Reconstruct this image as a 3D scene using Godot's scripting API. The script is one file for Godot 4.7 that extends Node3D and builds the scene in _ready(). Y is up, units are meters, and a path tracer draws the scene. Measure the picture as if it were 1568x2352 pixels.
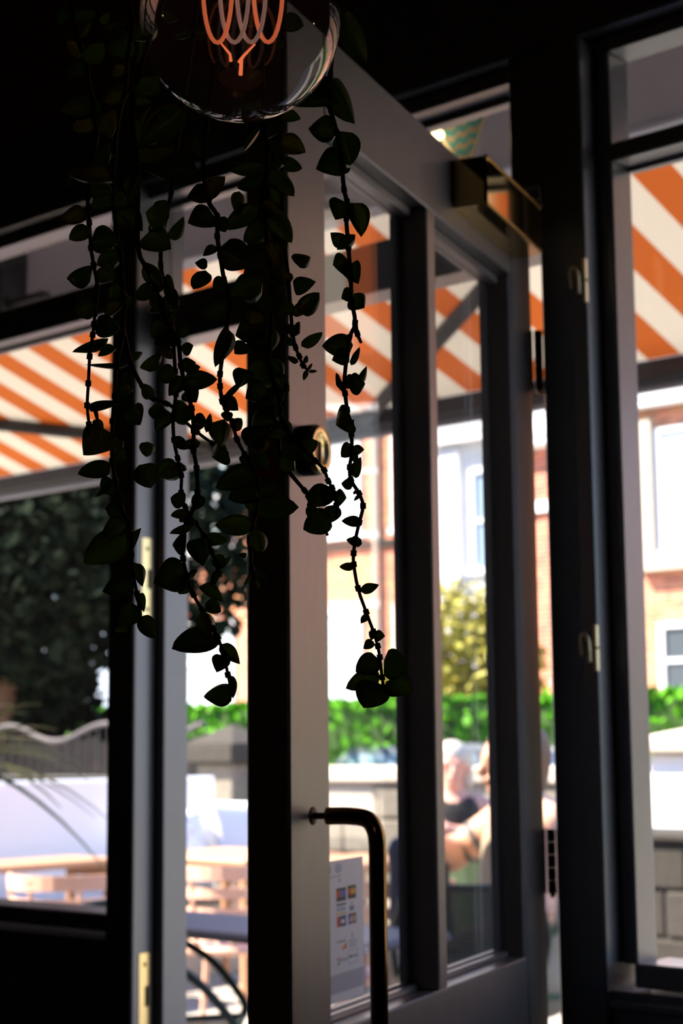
extends Node3D

var M := {}
var taken := {}
var leaf_mesh := []
var leaf_mat := []
var leaf_count := 0
var rng := RandomNumberGenerator.new()

# ---------- naming ----------
func numbered(n: String) -> String:
	if not taken.has(n):
		taken[n] = 0
		return n
	taken[n] += 1
	return "%s_%03d" % [n, taken[n]]

func tag(o: Node3D, label: String, category := "", group := "", kind := "") -> Node3D:
	if label != "":
		o.set_meta("label", label)
	if category != "":
		o.set_meta("category", category)
	if group != "":
		o.set_meta("group", group)
	if kind != "":
		o.set_meta("kind", kind)
	return o

func thing(called: String, label: String, category: String, at := Vector3.ZERO, turn := 0.0, group := "", kind := "") -> Node3D:
	var o := Node3D.new()
	o.name = numbered(called)
	add_child(o)
	o.position = at
	o.rotation.y = turn
	tag(o, label, category, group, kind)
	return o

func part(called: String, m: Mesh, mat: Material, parent: Node3D) -> MeshInstance3D:
	var o := MeshInstance3D.new()
	o.name = called
	o.mesh = m
	o.material_override = mat
	parent.add_child(o, true)
	return o

func struct(called: String, label: String, m: Mesh, mat: Material) -> MeshInstance3D:
	var o := MeshInstance3D.new()
	o.name = numbered(called)
	o.mesh = m
	o.material_override = mat
	add_child(o)
	tag(o, label, "", "", "structure")
	return o

func solo(called: String, label: String, category: String, m: Mesh, mat: Material, at := Vector3.ZERO, turn := 0.0, group := "") -> MeshInstance3D:
	var o := MeshInstance3D.new()
	o.name = numbered(called)
	o.mesh = m
	o.material_override = mat
	add_child(o)
	o.position = at
	o.rotation.y = turn
	tag(o, label, category, group)
	return o

# ---------- mesh helpers ----------
func mb() -> SurfaceTool:
	var st := SurfaceTool.new()
	st.begin(Mesh.PRIMITIVE_TRIANGLES)
	st.set_smooth_group(-1)
	return st

func done(st: SurfaceTool) -> ArrayMesh:
	st.generate_normals()
	return st.commit()

func tri(st: SurfaceTool, a: Vector3, b: Vector3, c: Vector3, out: Vector3) -> void:
	if (b - a).cross(c - a).dot(out) > 0.0:
		var k := b
		b = c
		c = k
	st.add_vertex(a)
	st.add_vertex(b)
	st.add_vertex(c)

func quad(st: SurfaceTool, a: Vector3, b: Vector3, c: Vector3, d: Vector3, out: Vector3) -> void:
	tri(st, a, b, c, out)
	tri(st, a, c, d, out)

# chamfered box
func box(st: SurfaceTool, c: Vector3, s: Vector3, ch := 0.0, xf := Transform3D()) -> void:
	st.set_smooth_group(-1)
	var h := s * 0.5
	ch = minf(ch, minf(h.x, minf(h.y, h.z)) * 0.8)
	var p := {}
	for sx in [-1, 1]:
		for sy in [-1, 1]:
			for sz in [-1, 1]:
				var k := Vector3i(sx, sy, sz)
				var f := Vector3(sx, sy, sz)
				p[[k, 0]] = xf * (c + f * (h - Vector3(0, ch, ch)))
				p[[k, 1]] = xf * (c + f * (h - Vector3(ch, 0, ch)))
				p[[k, 2]] = xf * (c + f * (h - Vector3(ch, ch, 0)))
	var b := xf.basis
	for ax in 3:
		var u := (ax + 1) % 3
		var w := (ax + 2) % 3
		for sg in [-1, 1]:
			var q := []
			for e in [[-1, -1], [1, -1], [1, 1], [-1, 1]]:
				var k := Vector3i.ZERO
				k[ax] = sg
				k[u] = e[0]
				k[w] = e[1]
				q.append(p[[k, ax]])
			var o := Vector3.ZERO
			o[ax] = sg
			quad(st, q[0], q[1], q[2], q[3], b * o)
	if ch <= 0.0:
		return
	for ax in 3:
		var u := (ax + 1) % 3
		var w := (ax + 2) % 3
		for su in [-1, 1]:
			for sw in [-1, 1]:
				var k0 := Vector3i.ZERO
				k0[u] = su
				k0[w] = sw
				var k1 := k0
				k0[ax] = -1
				k1[ax] = 1
				var o := Vector3.ZERO
				o[u] = su
				o[w] = sw
				quad(st, p[[k0, u]], p[[k1, u]], p[[k1, w]], p[[k0, w]], b * o)
	for sx in [-1, 1]:
		for sy in [-1, 1]:
			for sz in [-1, 1]:
				var k := Vector3i(sx, sy, sz)
				tri(st, p[[k, 0]], p[[k, 1]], p[[k, 2]], b * Vector3(sx, sy, sz))

func bx(x0: float, x1: float, y0: float, y1: float, z0: float, z1: float, ch := 0.002) -> ArrayMesh:
	var st := mb()
	box(st, Vector3(x0 + x1, y0 + y1, z0 + z1) * 0.5, Vector3(absf(x1 - x0), absf(y1 - y0), absf(z1 - z0)), ch)
	return done(st)

func boxes(list: Array, ch := 0.002) -> ArrayMesh:
	var st := mb()
	for l in list:
		box(st, Vector3(l[0] + l[1], l[2] + l[3], l[4] + l[5]) * 0.5, Vector3(absf(l[1] - l[0]), absf(l[3] - l[2]), absf(l[5] - l[4])), ch)
	return done(st)

# profile of Vector2(radius, height) from bottom to top along the outside
func lathe(st: SurfaceTool, prof: Array, n := 24, xf := Transform3D(), smooth := true) -> void:
	st.set_smooth_group(1 if smooth else -1)
	for i in prof.size() - 1:
		var a: Vector2 = prof[i]
		var b: Vector2 = prof[i + 1]
		var d := b - a
		for k in n:
			var t0 := TAU * k / n
			var t1 := TAU * (k + 1) / n
			var tm := (t0 + t1) * 0.5
			var o := xf.basis * Vector3(d.y * cos(tm), -d.x, d.y * sin(tm))
			var v00 := xf * Vector3(a.x * cos(t0), a.y, a.x * sin(t0))
			var v01 := xf * Vector3(a.x * cos(t1), a.y, a.x * sin(t1))
			var v10 := xf * Vector3(b.x * cos(t0), b.y, b.x * sin(t0))
			var v11 := xf * Vector3(b.x * cos(t1), b.y, b.x * sin(t1))
			if a.x > 1e-6:
				tri(st, v00, v01, v11, o)
			if b.x > 1e-6:
				tri(st, v00, v11, v10, o)

func tube(st: SurfaceTool, pts: Array, r0: float, r1 := -1.0, n := 8, caps := true) -> void:
	if r1 < 0.0:
		r1 = r0
	var m := pts.size()
	var up := Vector3(0.13, 0.2, 0.97)
	var rings := []
	var cs := []
	for i in m:
		var p: Vector3 = pts[i]
		var d: Vector3 = (pts[mini(i + 1, m - 1)] - pts[maxi(i - 1, 0)]).normalized()
		if absf(d.dot(up)) > 0.95:
			up = d.cross(Vector3(0.9, 0.3, 0.1)).normalized()
		var s := d.cross(up).normalized()
		up = s.cross(d).normalized()
		var r := lerpf(r0, r1, float(i) / maxf(1.0, m - 1))
		var ring := []
		for k in n:
			var t := TAU * k / n
			ring.append(p + (s * cos(t) + up * sin(t)) * r)
		rings.append(ring)
		cs.append(p)
	st.set_smooth_group(2)
	for i in m - 1:
		for k in n:
			var k1 := (k + 1) % n
			var o: Vector3 = rings[i][k] + rings[i + 1][k1] - cs[i] - cs[i + 1]
			quad(st, rings[i][k], rings[i + 1][k], rings[i + 1][k1], rings[i][k1], o)
	if caps:
		st.set_smooth_group(-1)
		for e in [0, m - 1]:
			var o: Vector3 = cs[0] - cs[1] if e == 0 else cs[m - 1] - cs[m - 2]
			for k in n:
				tri(st, cs[e], rings[e][k], rings[e][(k + 1) % n], o)

func pipe(pts: Array, r0: float, r1 := -1.0, n := 8) -> ArrayMesh:
	var st := mb()
	tube(st, pts, r0, r1, n)
	return done(st)

# soft path through points
func smooth(pts: Array, per := 4) -> Array:
	var out := []
	for i in pts.size() - 1:
		var a: Vector3 = pts[maxi(i - 1, 0)]
		var b: Vector3 = pts[i]
		var c: Vector3 = pts[i + 1]
		var d: Vector3 = pts[mini(i + 2, pts.size() - 1)]
		for k in per:
			out.append(b.cubic_interpolate(c, a, d, float(k) / per))
	out.append(pts[-1])
	return out

# outline (Vector2 list, any order) extruded from z0 to z1
func prism(st: SurfaceTool, outline: PackedVector2Array, z0: float, z1: float, xf := Transform3D()) -> void:
	st.set_smooth_group(-1)
	var idx := Geometry2D.triangulate_polygon(outline)
	for i in range(0, idx.size(), 3):
		var a := outline[idx[i]]
		var b := outline[idx[i + 1]]
		var c := outline[idx[i + 2]]
		tri(st, xf * Vector3(a.x, a.y, z1), xf * Vector3(b.x, b.y, z1), xf * Vector3(c.x, c.y, z1), xf.basis * Vector3(0, 0, signf(z1 - z0)))
		tri(st, xf * Vector3(a.x, a.y, z0), xf * Vector3(b.x, b.y, z0), xf * Vector3(c.x, c.y, z0), xf.basis * Vector3(0, 0, signf(z0 - z1)))
	var cw := Geometry2D.is_polygon_clockwise(outline)
	for i in outline.size():
		var a := outline[i]
		var b := outline[(i + 1) % outline.size()]
		var o := Vector3(b.y - a.y, a.x - b.x, 0) * (-1.0 if cw else 1.0)
		quad(st, xf * Vector3(a.x, a.y, z0), xf * Vector3(b.x, b.y, z0), xf * Vector3(b.x, b.y, z1), xf * Vector3(a.x, a.y, z1), xf.basis * o)

# ---------- materials ----------
func mat(c: Color, rough := 0.6, metal := 0.0, spec := 0.5) -> StandardMaterial3D:
	var m := StandardMaterial3D.new()
	m.albedo_color = c
	m.roughness = rough
	m.metallic = metal
	m.metallic_specular = spec
	return m

func hex(s: String) -> Color:
	return Color.html(s)

func noise_tex(freq: float, a: Color, b: Color, sz := 256, sd := 1, oct := 4) -> NoiseTexture2D:
	var n := FastNoiseLite.new()
	n.seed = sd
	n.frequency = freq
	n.fractal_octaves = oct
	var g := Gradient.new()
	g.set_color(0, a)
	g.set_color(1, b)
	var t := NoiseTexture2D.new()
	t.width = sz
	t.height = sz
	t.seamless = true
	t.noise = n
	t.color_ramp = g
	return t

func mottled(a: Color, b: Color, freq: float, scale: Vector3, rough := 0.6, sd := 1, spec := 0.5) -> StandardMaterial3D:
	var m := mat(Color.WHITE, rough, 0.0, spec)
	m.albedo_texture = noise_tex(freq, a, b, 256, sd)
	m.uv1_triplanar = true
	m.uv1_world_triplanar = true
	m.uv1_scale = scale
	return m

func glass(alpha := 0.04, tint := Color(1, 1, 1)) -> StandardMaterial3D:
	var m := mat(Color(tint.r, tint.g, tint.b, alpha), 0.02)
	m.transparency = BaseMaterial3D.TRANSPARENCY_ALPHA
	return m

func leafy(c: Color, back: Color, rough := 0.5) -> StandardMaterial3D:
	var m := mat(c, rough)
	m.backlight_enabled = true
	m.backlight = back
	return m

func brick_tex(base: Color, mortar: Color, sd: int) -> ImageTexture:
	var im := Image.create(512, 512, false, Image.FORMAT_RGB8)
	im.fill(mortar)
	var r := RandomNumberGenerator.new()
	r.seed = sd
	for row in 16:
		for col in 5:
			var w := 512.0 / 4.0
			var x0 := int(col * w - (w * 0.5 if row % 2 == 1 else 0.0))
			var v := r.randf_range(0.78, 1.18)
			var c := Color(base.r * v, base.g * v * r.randf_range(0.9, 1.08), base.b * v)
			im.fill_rect(Rect2i(x0 + 3, row * 32 + 3, int(w) - 6, 27), c)
	return ImageTexture.create_from_image(im)

func brick(base: Color, sd: int) -> StandardMaterial3D:
	var m := mat(Color.WHITE, 0.9)
	m.albedo_texture = brick_tex(base, Color(0.78, 0.7, 0.62), sd)
	m.uv1_triplanar = true
	m.uv1_world_triplanar = true
	m.uv1_scale = Vector3(1.0 / 0.92, 1.0 / 1.2, 1.0 / 0.92)
	return m

func make_materials() -> void:
	M.paint = mottled(hex("4c4e52"), hex("56585c"), 0.02, Vector3(3, 3, 3), 0.36, 3, 0.7)
	M.paint.clearcoat_enabled = true
	M.paint.clearcoat = 0.9
	M.paint.clearcoat_roughness = 0.3
	M.door = mottled(hex("5c5856"), hex("6a6562"), 0.03, Vector3(6, 1.2, 6), 0.4, 5, 0.7)
	M.door.clearcoat_enabled = true
	M.door.clearcoat = 0.6
	M.door.clearcoat_roughness = 0.34
	M.wall = mat(hex("6a4436"), 0.85)
	M.dark = mat(hex("121011"), 0.8)
	M.floor = mottled(hex("1a120d"), hex("241a13"), 0.02, Vector3(2, 2, 2), 0.6, 8)
	M.brass = mat(hex("e6cd92"), 0.24, 1.0)
	M.brass_polished = mat(hex("d8b878"), 0.07, 1.0)
	M.brass_pale = mat(hex("f3e4b8"), 0.38, 0.9)
	M.brass_dull = mat(hex("a8843f"), 0.3, 1.0)
	M.bronze = mat(hex("8c6a3c"), 0.14, 1.0)
	M.hinge = mat(hex("2a221a"), 0.5, 0.6)
	M.iron = mat(hex("2a2a2d"), 0.6)
	M.pane = glass(0.03)
	M.bulb = glass(0.02)
	M.grey_board = mottled(hex("f0eff2"), hex("f8f7f8"), 0.02, Vector3(1.2, 1.2, 1.2), 0.7, 11)
	M.grey_board.backlight_enabled = true
	M.grey_board.backlight = Color(0.7, 0.7, 0.73)
	M.cream = leafy(hex("efe6d6"), Color(0.56, 0.52, 0.45), 0.9)
	M.orange = leafy(hex("d0762e"), Color(0.46, 0.2, 0.05), 0.9)
	M.white = mat(hex("f6f7fa"), 0.6)
	M.render_white = mottled(hex("e4e6ea"), hex("f0f0f0"), 0.02, Vector3(0.4, 0.4, 0.4), 0.9, 12)
	M.stone = mottled(hex("6a655d"), hex("80796e"), 0.03, Vector3(1.5, 1.5, 1.5), 0.95, 14)
	M.stone_pale = mottled(hex("b5aa9b"), hex("c8beb0"), 0.03, Vector3(1.5, 1.5, 1.5), 0.95, 15)
	M.stone_dark = mottled(hex("2e2b27"), hex("38342f"), 0.03, Vector3(1.5, 1.5, 1.5), 0.95, 16)
	M.stone_grey = mottled(hex("35322e"), hex("3f3b36"), 0.03, Vector3(1.5, 1.5, 1.5), 0.95, 25)
	M.paving = mottled(hex("8a857e"), hex("a29c94"), 0.03, Vector3(0.8, 0.8, 0.8), 0.9, 17)
	M.asphalt = mottled(hex("55565a"), hex("6b6c70"), 0.08, Vector3(1, 1, 1), 0.95, 18)
	M.timber = mottled(hex("a87a58"), hex("bd9070"), 0.03, Vector3(2, 14, 2), 0.55, 19)
	M.timber_fence = mottled(hex("4a4038"), hex("5e5348"), 0.03, Vector3(8, 1, 8), 0.85, 20)
	M.rattan = mat(hex("dcae98"), 0.6)
	M.green_metal = mat(hex("11271e"), 0.5)
	M.olive = mat(hex("44573a"), 0.55)
	M.slate_table = mat(hex("55555c"), 0.5)
	M.bark = mottled(hex("5b4433"), hex("7a5c46"), 0.05, Vector3(3, 1, 3), 0.95, 21)
	M.tree_leaf = mat(hex("1a231a"), 0.6)
	M.tree_leaf.metallic_specular = 0.12
	M.tree_leaf.roughness = 0.85
	M.ochre_leaf = mat(hex("a09a34"), 0.6)
	M.hedge_leaf = mat(hex("4b8a14"), 0.5)
	M.hedge_leaf.metallic_specular = 0.2
	M.palm = mat(hex("5f6b28"), 0.5)
	M.slate = mottled(hex("8d929b"), hex("a9aeb6"), 0.04, Vector3(1, 1, 1), 0.6, 22)
	M.brick_a = brick(hex("cf8560"), 31)
	M.brick_b = brick(hex("b8634a"), 32)
	M.curtain = mat(hex("b4c2c6"), 0.3)
	M.window_dark = mat(hex("4a5258"), 0.1)
	M.window_blue = mat(hex("8ea6c0"), 0.15)
	M.skin = mat(hex("d9a58a"), 0.55)
	M.skin_pink = mat(hex("dba392"), 0.55)
	M.hair = mat(hex("cfc8bd"), 0.6)
	M.hair_dark = mat(hex("6a5646"), 0.6)
	M.black_cloth = mat(hex("15161a"), 0.9)
	M.navy = mat(hex("232a3d"), 0.9)
	M.khaki = mat(hex("a89a84"), 0.9)
	M.tattoo = mat(hex("5a5556"), 0.6)
	M.car = mat(hex("9aa8b4"), 0.25, 0.3)
	M.car_glass = mat(hex("a9cbe0"), 0.1)
	M.tyre = mat(hex("202022"), 0.9)
	M.stem = mat(hex("33261c"), 0.7, 0.0, 0.2)
	M.terracotta = mat(hex("6a3a28"), 0.8)
	M.cord = mat(hex("6e5a44"), 0.9)
	leaf_mat = [leafy(hex("43541f"), Color(0.46, 0.56, 0.08), 0.36), leafy(hex("3d4f28"), Color(0.38, 0.5, 0.08), 0.32), leafy(hex("5a5a20"), Color(0.56, 0.56, 0.07), 0.4)]

# ---------- implicit bodies ----------
# bones: [a, b, ra, rb]; surface nets on a grid
func sdf_into(st: SurfaceTool, bones: Array, cell: float, k: float) -> void:
	var lo := Vector3(1e9, 1e9, 1e9)
	var hi := -lo
	for b in bones:
		for j in 2:
			var r: float = b[2 + j]
			lo = lo.min(b[j] - Vector3.ONE * (r + k + cell * 2.0))
			hi = hi.max(b[j] + Vector3.ONE * (r + k + cell * 2.0))
	var n := Vector3i(((hi - lo) / cell).ceil()) + Vector3i.ONE
	var f := PackedFloat32Array()
	f.resize(n.x * n.y * n.z)
	f.fill(9.0)
	for b in bones:
		var a: Vector3 = b[0]
		var e: Vector3 = b[1]
		var ra: float = b[2]
		var rb: float = b[3]
		var pad := maxf(ra, rb) + k + cell * 1.5
		var i0 := Vector3i(((a.min(e) - Vector3.ONE * pad - lo) / cell).floor()).max(Vector3i.ZERO)
		var i1 := Vector3i(((a.max(e) + Vector3.ONE * pad - lo) / cell).ceil()).min(n - Vector3i.ONE)
		var d := e - a
		var dd := maxf(d.length_squared(), 1e-9)
		for z in range(i0.z, i1.z + 1):
			for y in range(i0.y, i1.y + 1):
				var row := (z * n.y + y) * n.x
				for x in range(i0.x, i1.x + 1):
					var p := lo + Vector3(x, y, z) * cell
					var t := clampf((p - a).dot(d) / dd, 0.0, 1.0)
					var v := p.distance_to(a + d * t) - lerpf(ra, rb, t)
					var o := f[row + x]
					var h := maxf(k - absf(o - v), 0.0) / k
					f[row + x] = minf(o, v) - h * h * k * 0.25
	var vid := {}
	var verts := []
	for z in n.z - 1:
		for y in n.y - 1:
			for x in n.x - 1:
				var base := (z * n.y + y) * n.x + x
				var s := 0
				for c in 8:
					if f[base + (c & 1) + ((c >> 1) & 1) * n.x + (c >> 2) * n.x * n.y] < 0.0:
						s += 1
				if s == 0 or s == 8:
					continue
				var sum := Vector3.ZERO
				var cnt := 0
				for ax in 3:
					for q in 4:
						var c0 := [q << 1, (q & 1) | ((q >> 1) << 2), q][ax] as int
						var c1 := c0 | (1 << ax)
						var v0 := f[base + (c0 & 1) + ((c0 >> 1) & 1) * n.x + (c0 >> 2) * n.x * n.y]
						var v1 := f[base + (c1 & 1) + ((c1 >> 1) & 1) * n.x + (c1 >> 2) * n.x * n.y]
						if (v0 < 0.0) != (v1 < 0.0):
							var g := Vector3(c0 & 1, (c0 >> 1) & 1, c0 >> 2)
							g[ax] += v0 / (v0 - v1)
							sum += g
							cnt += 1
				vid[base] = verts.size()
				verts.append(lo + (Vector3(x, y, z) + sum / maxi(cnt, 1)) * cell)
	st.set_smooth_group(3)
	var step := [1, n.x, n.x * n.y]
	for base in vid:
		for ax in 3:
			var v0 := f[base]
			var v1 := f[base + step[ax]]
			if (v0 < 0.0) == (v1 < 0.0):
				continue
			var u: int = step[(ax + 1) % 3]
			var w: int = step[(ax + 2) % 3]
			if not (vid.has(base - u) and vid.has(base - w) and vid.has(base - u - w)):
				continue
			var o := Vector3.ZERO
			o[ax] = 1.0 if v0 < 0.0 else -1.0
			quad(st, verts[vid[base]], verts[vid[base - u]], verts[vid[base - u - w]], verts[vid[base - w]], o)

func sdf(bones: Array, cell: float, k := 0.03) -> ArrayMesh:
	var st := mb()
	sdf_into(st, bones, cell, k)
	return done(st)

# ---------- plant ----------
func make_leaf(fold: float, cup: float, curl: float, bow: float) -> ArrayMesh:
	var st := mb()
	var nu := 9
	var nv := 6
	var top := []
	var bot := []
	var ang := 0.0
	var px := 0.0
	var pz := 0.0
	var py := 0.0
	for i in nu + 1:
		var t := float(i) / nu
		var w := 0.5 * pow(maxf(0.0, sin(PI * pow(t, 0.76))), 0.54) * (1.0 - 0.22 * t * t * t)
		if i == nu:
			w = 0.004
		ang = curl * t * t * 1.3
		if i > 0:
			px += cos(ang) / nu
			pz += sin(ang) / nu
		py = bow * (t * t - 0.25 * t)
		var nx := -sin(ang)
		var nz := cos(ang)
		var rt := []
		var rb := []
		for j in nv + 1:
			var s := (float(j) / nv) * 2.0 - 1.0
			var lift := fold * absf(s) * w + cup * s * s * w
			var th := 0.016 * (1.0 - s * s) * sin(PI * clampf(t * 0.96 + 0.02, 0.0, 1.0))
			var y := py + s * w * (1.0 - 0.15 * minf(1.0, cup + fold))
			rt.append(Vector3(px + nx * (lift + th), y, pz + nz * (lift + th)))
			rb.append(Vector3(px + nx * (lift - th), y, pz + nz * (lift - th)))
		top.append(rt)
		bot.append(rb)
	st.set_smooth_group(1)
	for i in nu:
		for j in nv:
			var up := Vector3(-sin(ang), 0, 1)
			quad(st, top[i][j], top[i + 1][j], top[i + 1][j + 1], top[i][j + 1], up)
			quad(st, bot[i][j], bot[i + 1][j], bot[i + 1][j + 1], bot[i][j + 1], -up)
	return done(st)

func vine(pl: Node3D, pts: Array) -> MeshInstance3D:
	var p := []
	for q in pts:
		p.append(q * 0.001)
	var path := smooth(p, 3)
	var st := mb()
	tube(st, path, 0.0019, 0.0011, 7)
	for i in range(1, p.size() - 1):
		var d: Vector3 = (p[i + 1] - p[i - 1]).normalized()
		tube(st, [p[i] - d * 0.002, p[i], p[i] + d * 0.002], 0.0022, 0.0022, 7)
	return part("vine", done(st), M.stem, pl)

func lf(vn: Node3D, ax: int, ay: int, az: int, cx: int, cy: int, cz: int, w: float, kind: int) -> void:
	var a := Vector3(ax, ay, az) * 0.001
	var c := Vector3(cx, cy, cz) * 0.001
	leaf_count += 1
	var h := fposmod(sin(leaf_count * 12.9898) * 43758.5453, 1.0)
	var h2 := fposmod(sin(leaf_count * 78.233) * 24634.63, 1.0)
	var d := c - a
	var ln := d.length()
	var x := d / ln
	var face := Vector3(0.663, 0.1, 0.748)
	var roll := (h - 0.5) * 1.2
	var y := face.cross(x).normalized()
	var z := x.cross(y)
	y = y.rotated(x, roll)
	z = z.rotated(x, roll)
	if h2 > 0.62:
		y = -y
		z = -z
	var o := part("leaf", leaf_mesh[kind], leaf_mat[2 if h2 < 0.08 else (1 if h > 0.5 else 0)], vn)
	o.transform = Transform3D(Basis(x * ln, y * w * 0.00132 / maxf(0.8, cos(roll)), z * lerpf(ln, w * 0.001, 0.5)), a)

func make_plant() -> void:
	leaf_mesh = [make_leaf(0.12, 0.1, 0.25, 0.0), make_leaf(0.62, 0.1, 0.2, 0.0), make_leaf(0.12, 0.55, 0.65, 0.05), make_leaf(0.2, 0.35, 1.0, 0.24), make_leaf(0.3, 0.3, 0.5, 0.3)]
	var pl := thing("hanging_plant", "trailing plant with curtains of small dark green leaves hanging behind the globe bulb", "plant", Vector3(0.5407, 1.9434, 1.1764))
	var st := mb()
	lathe(st, [Vector2(0.0, -0.02), Vector2(0.06, -0.02), Vector2(0.075, -0.01), Vector2(0.1, 0.12), Vector2(0.108, 0.122), Vector2(0.108, 0.145), Vector2(0.1, 0.145), Vector2(0.094, 0.12), Vector2(0.0, 0.115)], 32)
	part("pot", done(st), M.terracotta, pl)
	for i in 3:
		var t := TAU * i / 3.0
		part("cord", pipe([Vector3(cos(t) * 0.1, 0.14, sin(t) * 0.1), Vector3(0, 0.6, 0), Vector3(0, 1.0066, 0)], 0.002), M.cord, pl)
	var s: MeshInstance3D
	s = vine(pl, [Vector3(-27, -12, 51), Vector3(-52, -29, 72), Vector3(-64, -60, 83), Vector3(-67, -90, 86), Vector3(-66, -111, 85), Vector3(-59, -138, 79), Vector3(-57, -157, 77), Vector3(-54, -170, 75), Vector3(-54, -182, 74), Vector3(-52, -195, 73), Vector3(-54, -207, 74), Vector3(-57, -225, 77), Vector3(-57, -243, 77), Vector3(-56, -262, 76), Vector3(-55, -281, 75), Vector3(-53, -294, 74), Vector3(-51, -311, 72), Vector3(-52, -330, 73), Vector3(-53, -338, 73), Vector3(-53, -346, 74), Vector3(-55, -362, 75), Vector3(-55, -382, 76), Vector3(-56, -398, 76), Vector3(-55, -412, 75), Vector3(-54, -420, 75)])
	lf(s, -68, -97, 86, -76, -109, 90, 11.1, 0)
	lf(s, -67, -106, 83, -59, -98, 69, 14.2, 0)
	lf(s, -63, -120, 80, -61, -105, 73, 6.8, 1)
	lf(s, -56, -140, 82, -45, -126, 74, 15.4, 0)
	lf(s, -63, -133, 77, -73, -121, 85, 9.8, 0)
	lf(s, -59, -144, 75, -68, -148, 91, 12.9, 0)
	lf(s, -54, -172, 75, -68, -179, 95, 12.9, 0)
	lf(s, -55, -183, 75, -66, -192, 84, 11.1, 0)
	lf(s, -50, -171, 77, -43, -191, 77, 6.8, 1)
	lf(s, -52, -208, 76, -48, -218, 66, 14.2, 0)
	lf(s, -59, -220, 76, -66, -233, 90, 14.2, 0)
	lf(s, -58, -229, 75, -39, -237, 67, 15.4, 2)
	lf(s, -43, -232, 64, -61, -237, 97, 18.5, 2)
	lf(s, -54, -261, 80, -72, -262, 90, 16.0, 2)
	lf(s, -54, -266, 78, -62, -276, 90, 10.5, 0)
	lf(s, -56, -295, 72, -79, -297, 84, 18.5, 2)
	lf(s, -50, -298, 73, -44, -307, 62, 15.4, 2)
	lf(s, -55, -275, 75, -39, -278, 58, 17.8, 2)
	lf(s, -50, -324, 74, -65, -328, 81, 16.6, 2)
	lf(s, -54, -338, 72, -44, -340, 55, 12.9, 0)
	lf(s, -47, -348, 64, -66, -359, 90, 8.0, 3)
	lf(s, -54, -401, 76, -29, -398, 65, 6.2, 1)
	lf(s, -50, -397, 75, -41, -418, 77, 2.8, 1)
	lf(s, -51, -409, 74, -47, -420, 70, 6.2, 1)
	s = vine(pl, [Vector3(-36, 10, 12), Vector3(-56, -32, 29), Vector3(-61, -75, 34), Vector3(-59, -96, 33), Vector3(-62, -120, 35), Vector3(-63, -143, 36), Vector3(-68, -176, 40), Vector3(-69, -196, 41), Vector3(-70, -226, 42), Vector3(-68, -256, 40), Vector3(-65, -277, 38), Vector3(-64, -296, 37), Vector3(-63, -315, 36), Vector3(-64, -338, 36), Vector3(-67, -361, 39), Vector3(-68, -384, 40), Vector3(-69, -403, 41), Vector3(-69, -418, 41), Vector3(-69, -433, 41), Vector3(-67, -448, 39), Vector3(-64, -468, 36), Vector3(-60, -478, 33), Vector3(-58, -488, 32), Vector3(-58, -502, 31), Vector3(-57, -517, 30), Vector3(-55, -531, 28), Vector3(-54, -543, 27), Vector3(-53, -555, 27)])
	lf(s, -79, -93, 48, -71, -86, 46, 7.0, 0)
	lf(s, -64, -95, 35, -75, -99, 49, 7.0, 0)
	lf(s, -62, -102, 32, -79, -115, 45, 19.0, 2)
	lf(s, -57, -106, 28, -56, -128, 32, 5.7, 1)
	lf(s, -61, -150, 34, -80, -156, 47, 13.9, 2)
	lf(s, -70, -165, 46, -66, -189, 42, 15.8, 2)
	lf(s, -66, -126, 34, -68, -139, 43, 10.1, 0)
	lf(s, -72, -225, 41, -80, -241, 53, 11.4, 0)
	lf(s, -69, -231, 43, -61, -237, 36, 12.0, 0)
	lf(s, -61, -304, 38, -75, -314, 43, 15.2, 2)
	lf(s, -65, -311, 36, -61, -316, 31, 11.4, 0)
	lf(s, -63, -332, 37, -73, -335, 54, 13.3, 0)
	lf(s, -70, -347, 37, -80, -356, 46, 8.9, 2)
	lf(s, -58, -360, 35, -93, -358, 53, 3.8, 4)
	lf(s, -65, -376, 38, -51, -382, 32, 17.7, 2)
	lf(s, -68, -413, 42, -76, -437, 66, 24.1, 2)
	lf(s, -69, -435, 42, -81, -442, 64, 13.9, 0)
	lf(s, -70, -426, 38, -66, -416, 33, 5.7, 1)
	lf(s, -66, -428, 42, -59, -433, 36, 11.4, 0)
	lf(s, -70, -448, 37, -78, -456, 43, 13.9, 0)
	lf(s, -69, -446, 43, -75, -460, 53, 5.1, 1)
	lf(s, -54, -436, 28, -51, -453, 19, 17.1, 1)
	lf(s, -62, -454, 39, -64, -468, 37, 8.6, 1)
	lf(s, -64, -468, 36, -71, -467, 48, 12.7, 2)
	lf(s, -63, -486, 31, -94, -506, 46, 17.7, 0)
	lf(s, -59, -476, 36, -71, -491, 48, 11.4, 0)
	lf(s, -58, -500, 31, -52, -483, 26, 7.0, 1)
	lf(s, -57, -508, 30, -47, -527, 32, 8.2, 2)
	lf(s, -58, -525, 28, -74, -531, 48, 17.7, 2)
	lf(s, -54, -531, 27, -46, -546, 29, 6.3, 1)
	lf(s, -52, -541, 28, -63, -556, 38, 14.6, 0)
	lf(s, -60, -555, 31, -70, -558, 37, 5.4, 0)
	lf(s, -52, -548, 28, -48, -564, 16, 10.8, 0)
	lf(s, -57, -32, 28, -70, -44, 32, 9.8, 2)
	lf(s, -68, -196, 42, -75, -200, 54, 9.2, 2)
	lf(s, -71, -239, 39, -57, -252, 28, 11.9, 1)
	lf(s, -67, -275, 37, -78, -286, 51, 12.0, 2)
	lf(s, -62, -312, 37, -69, -331, 49, 11.8, 2)
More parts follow.
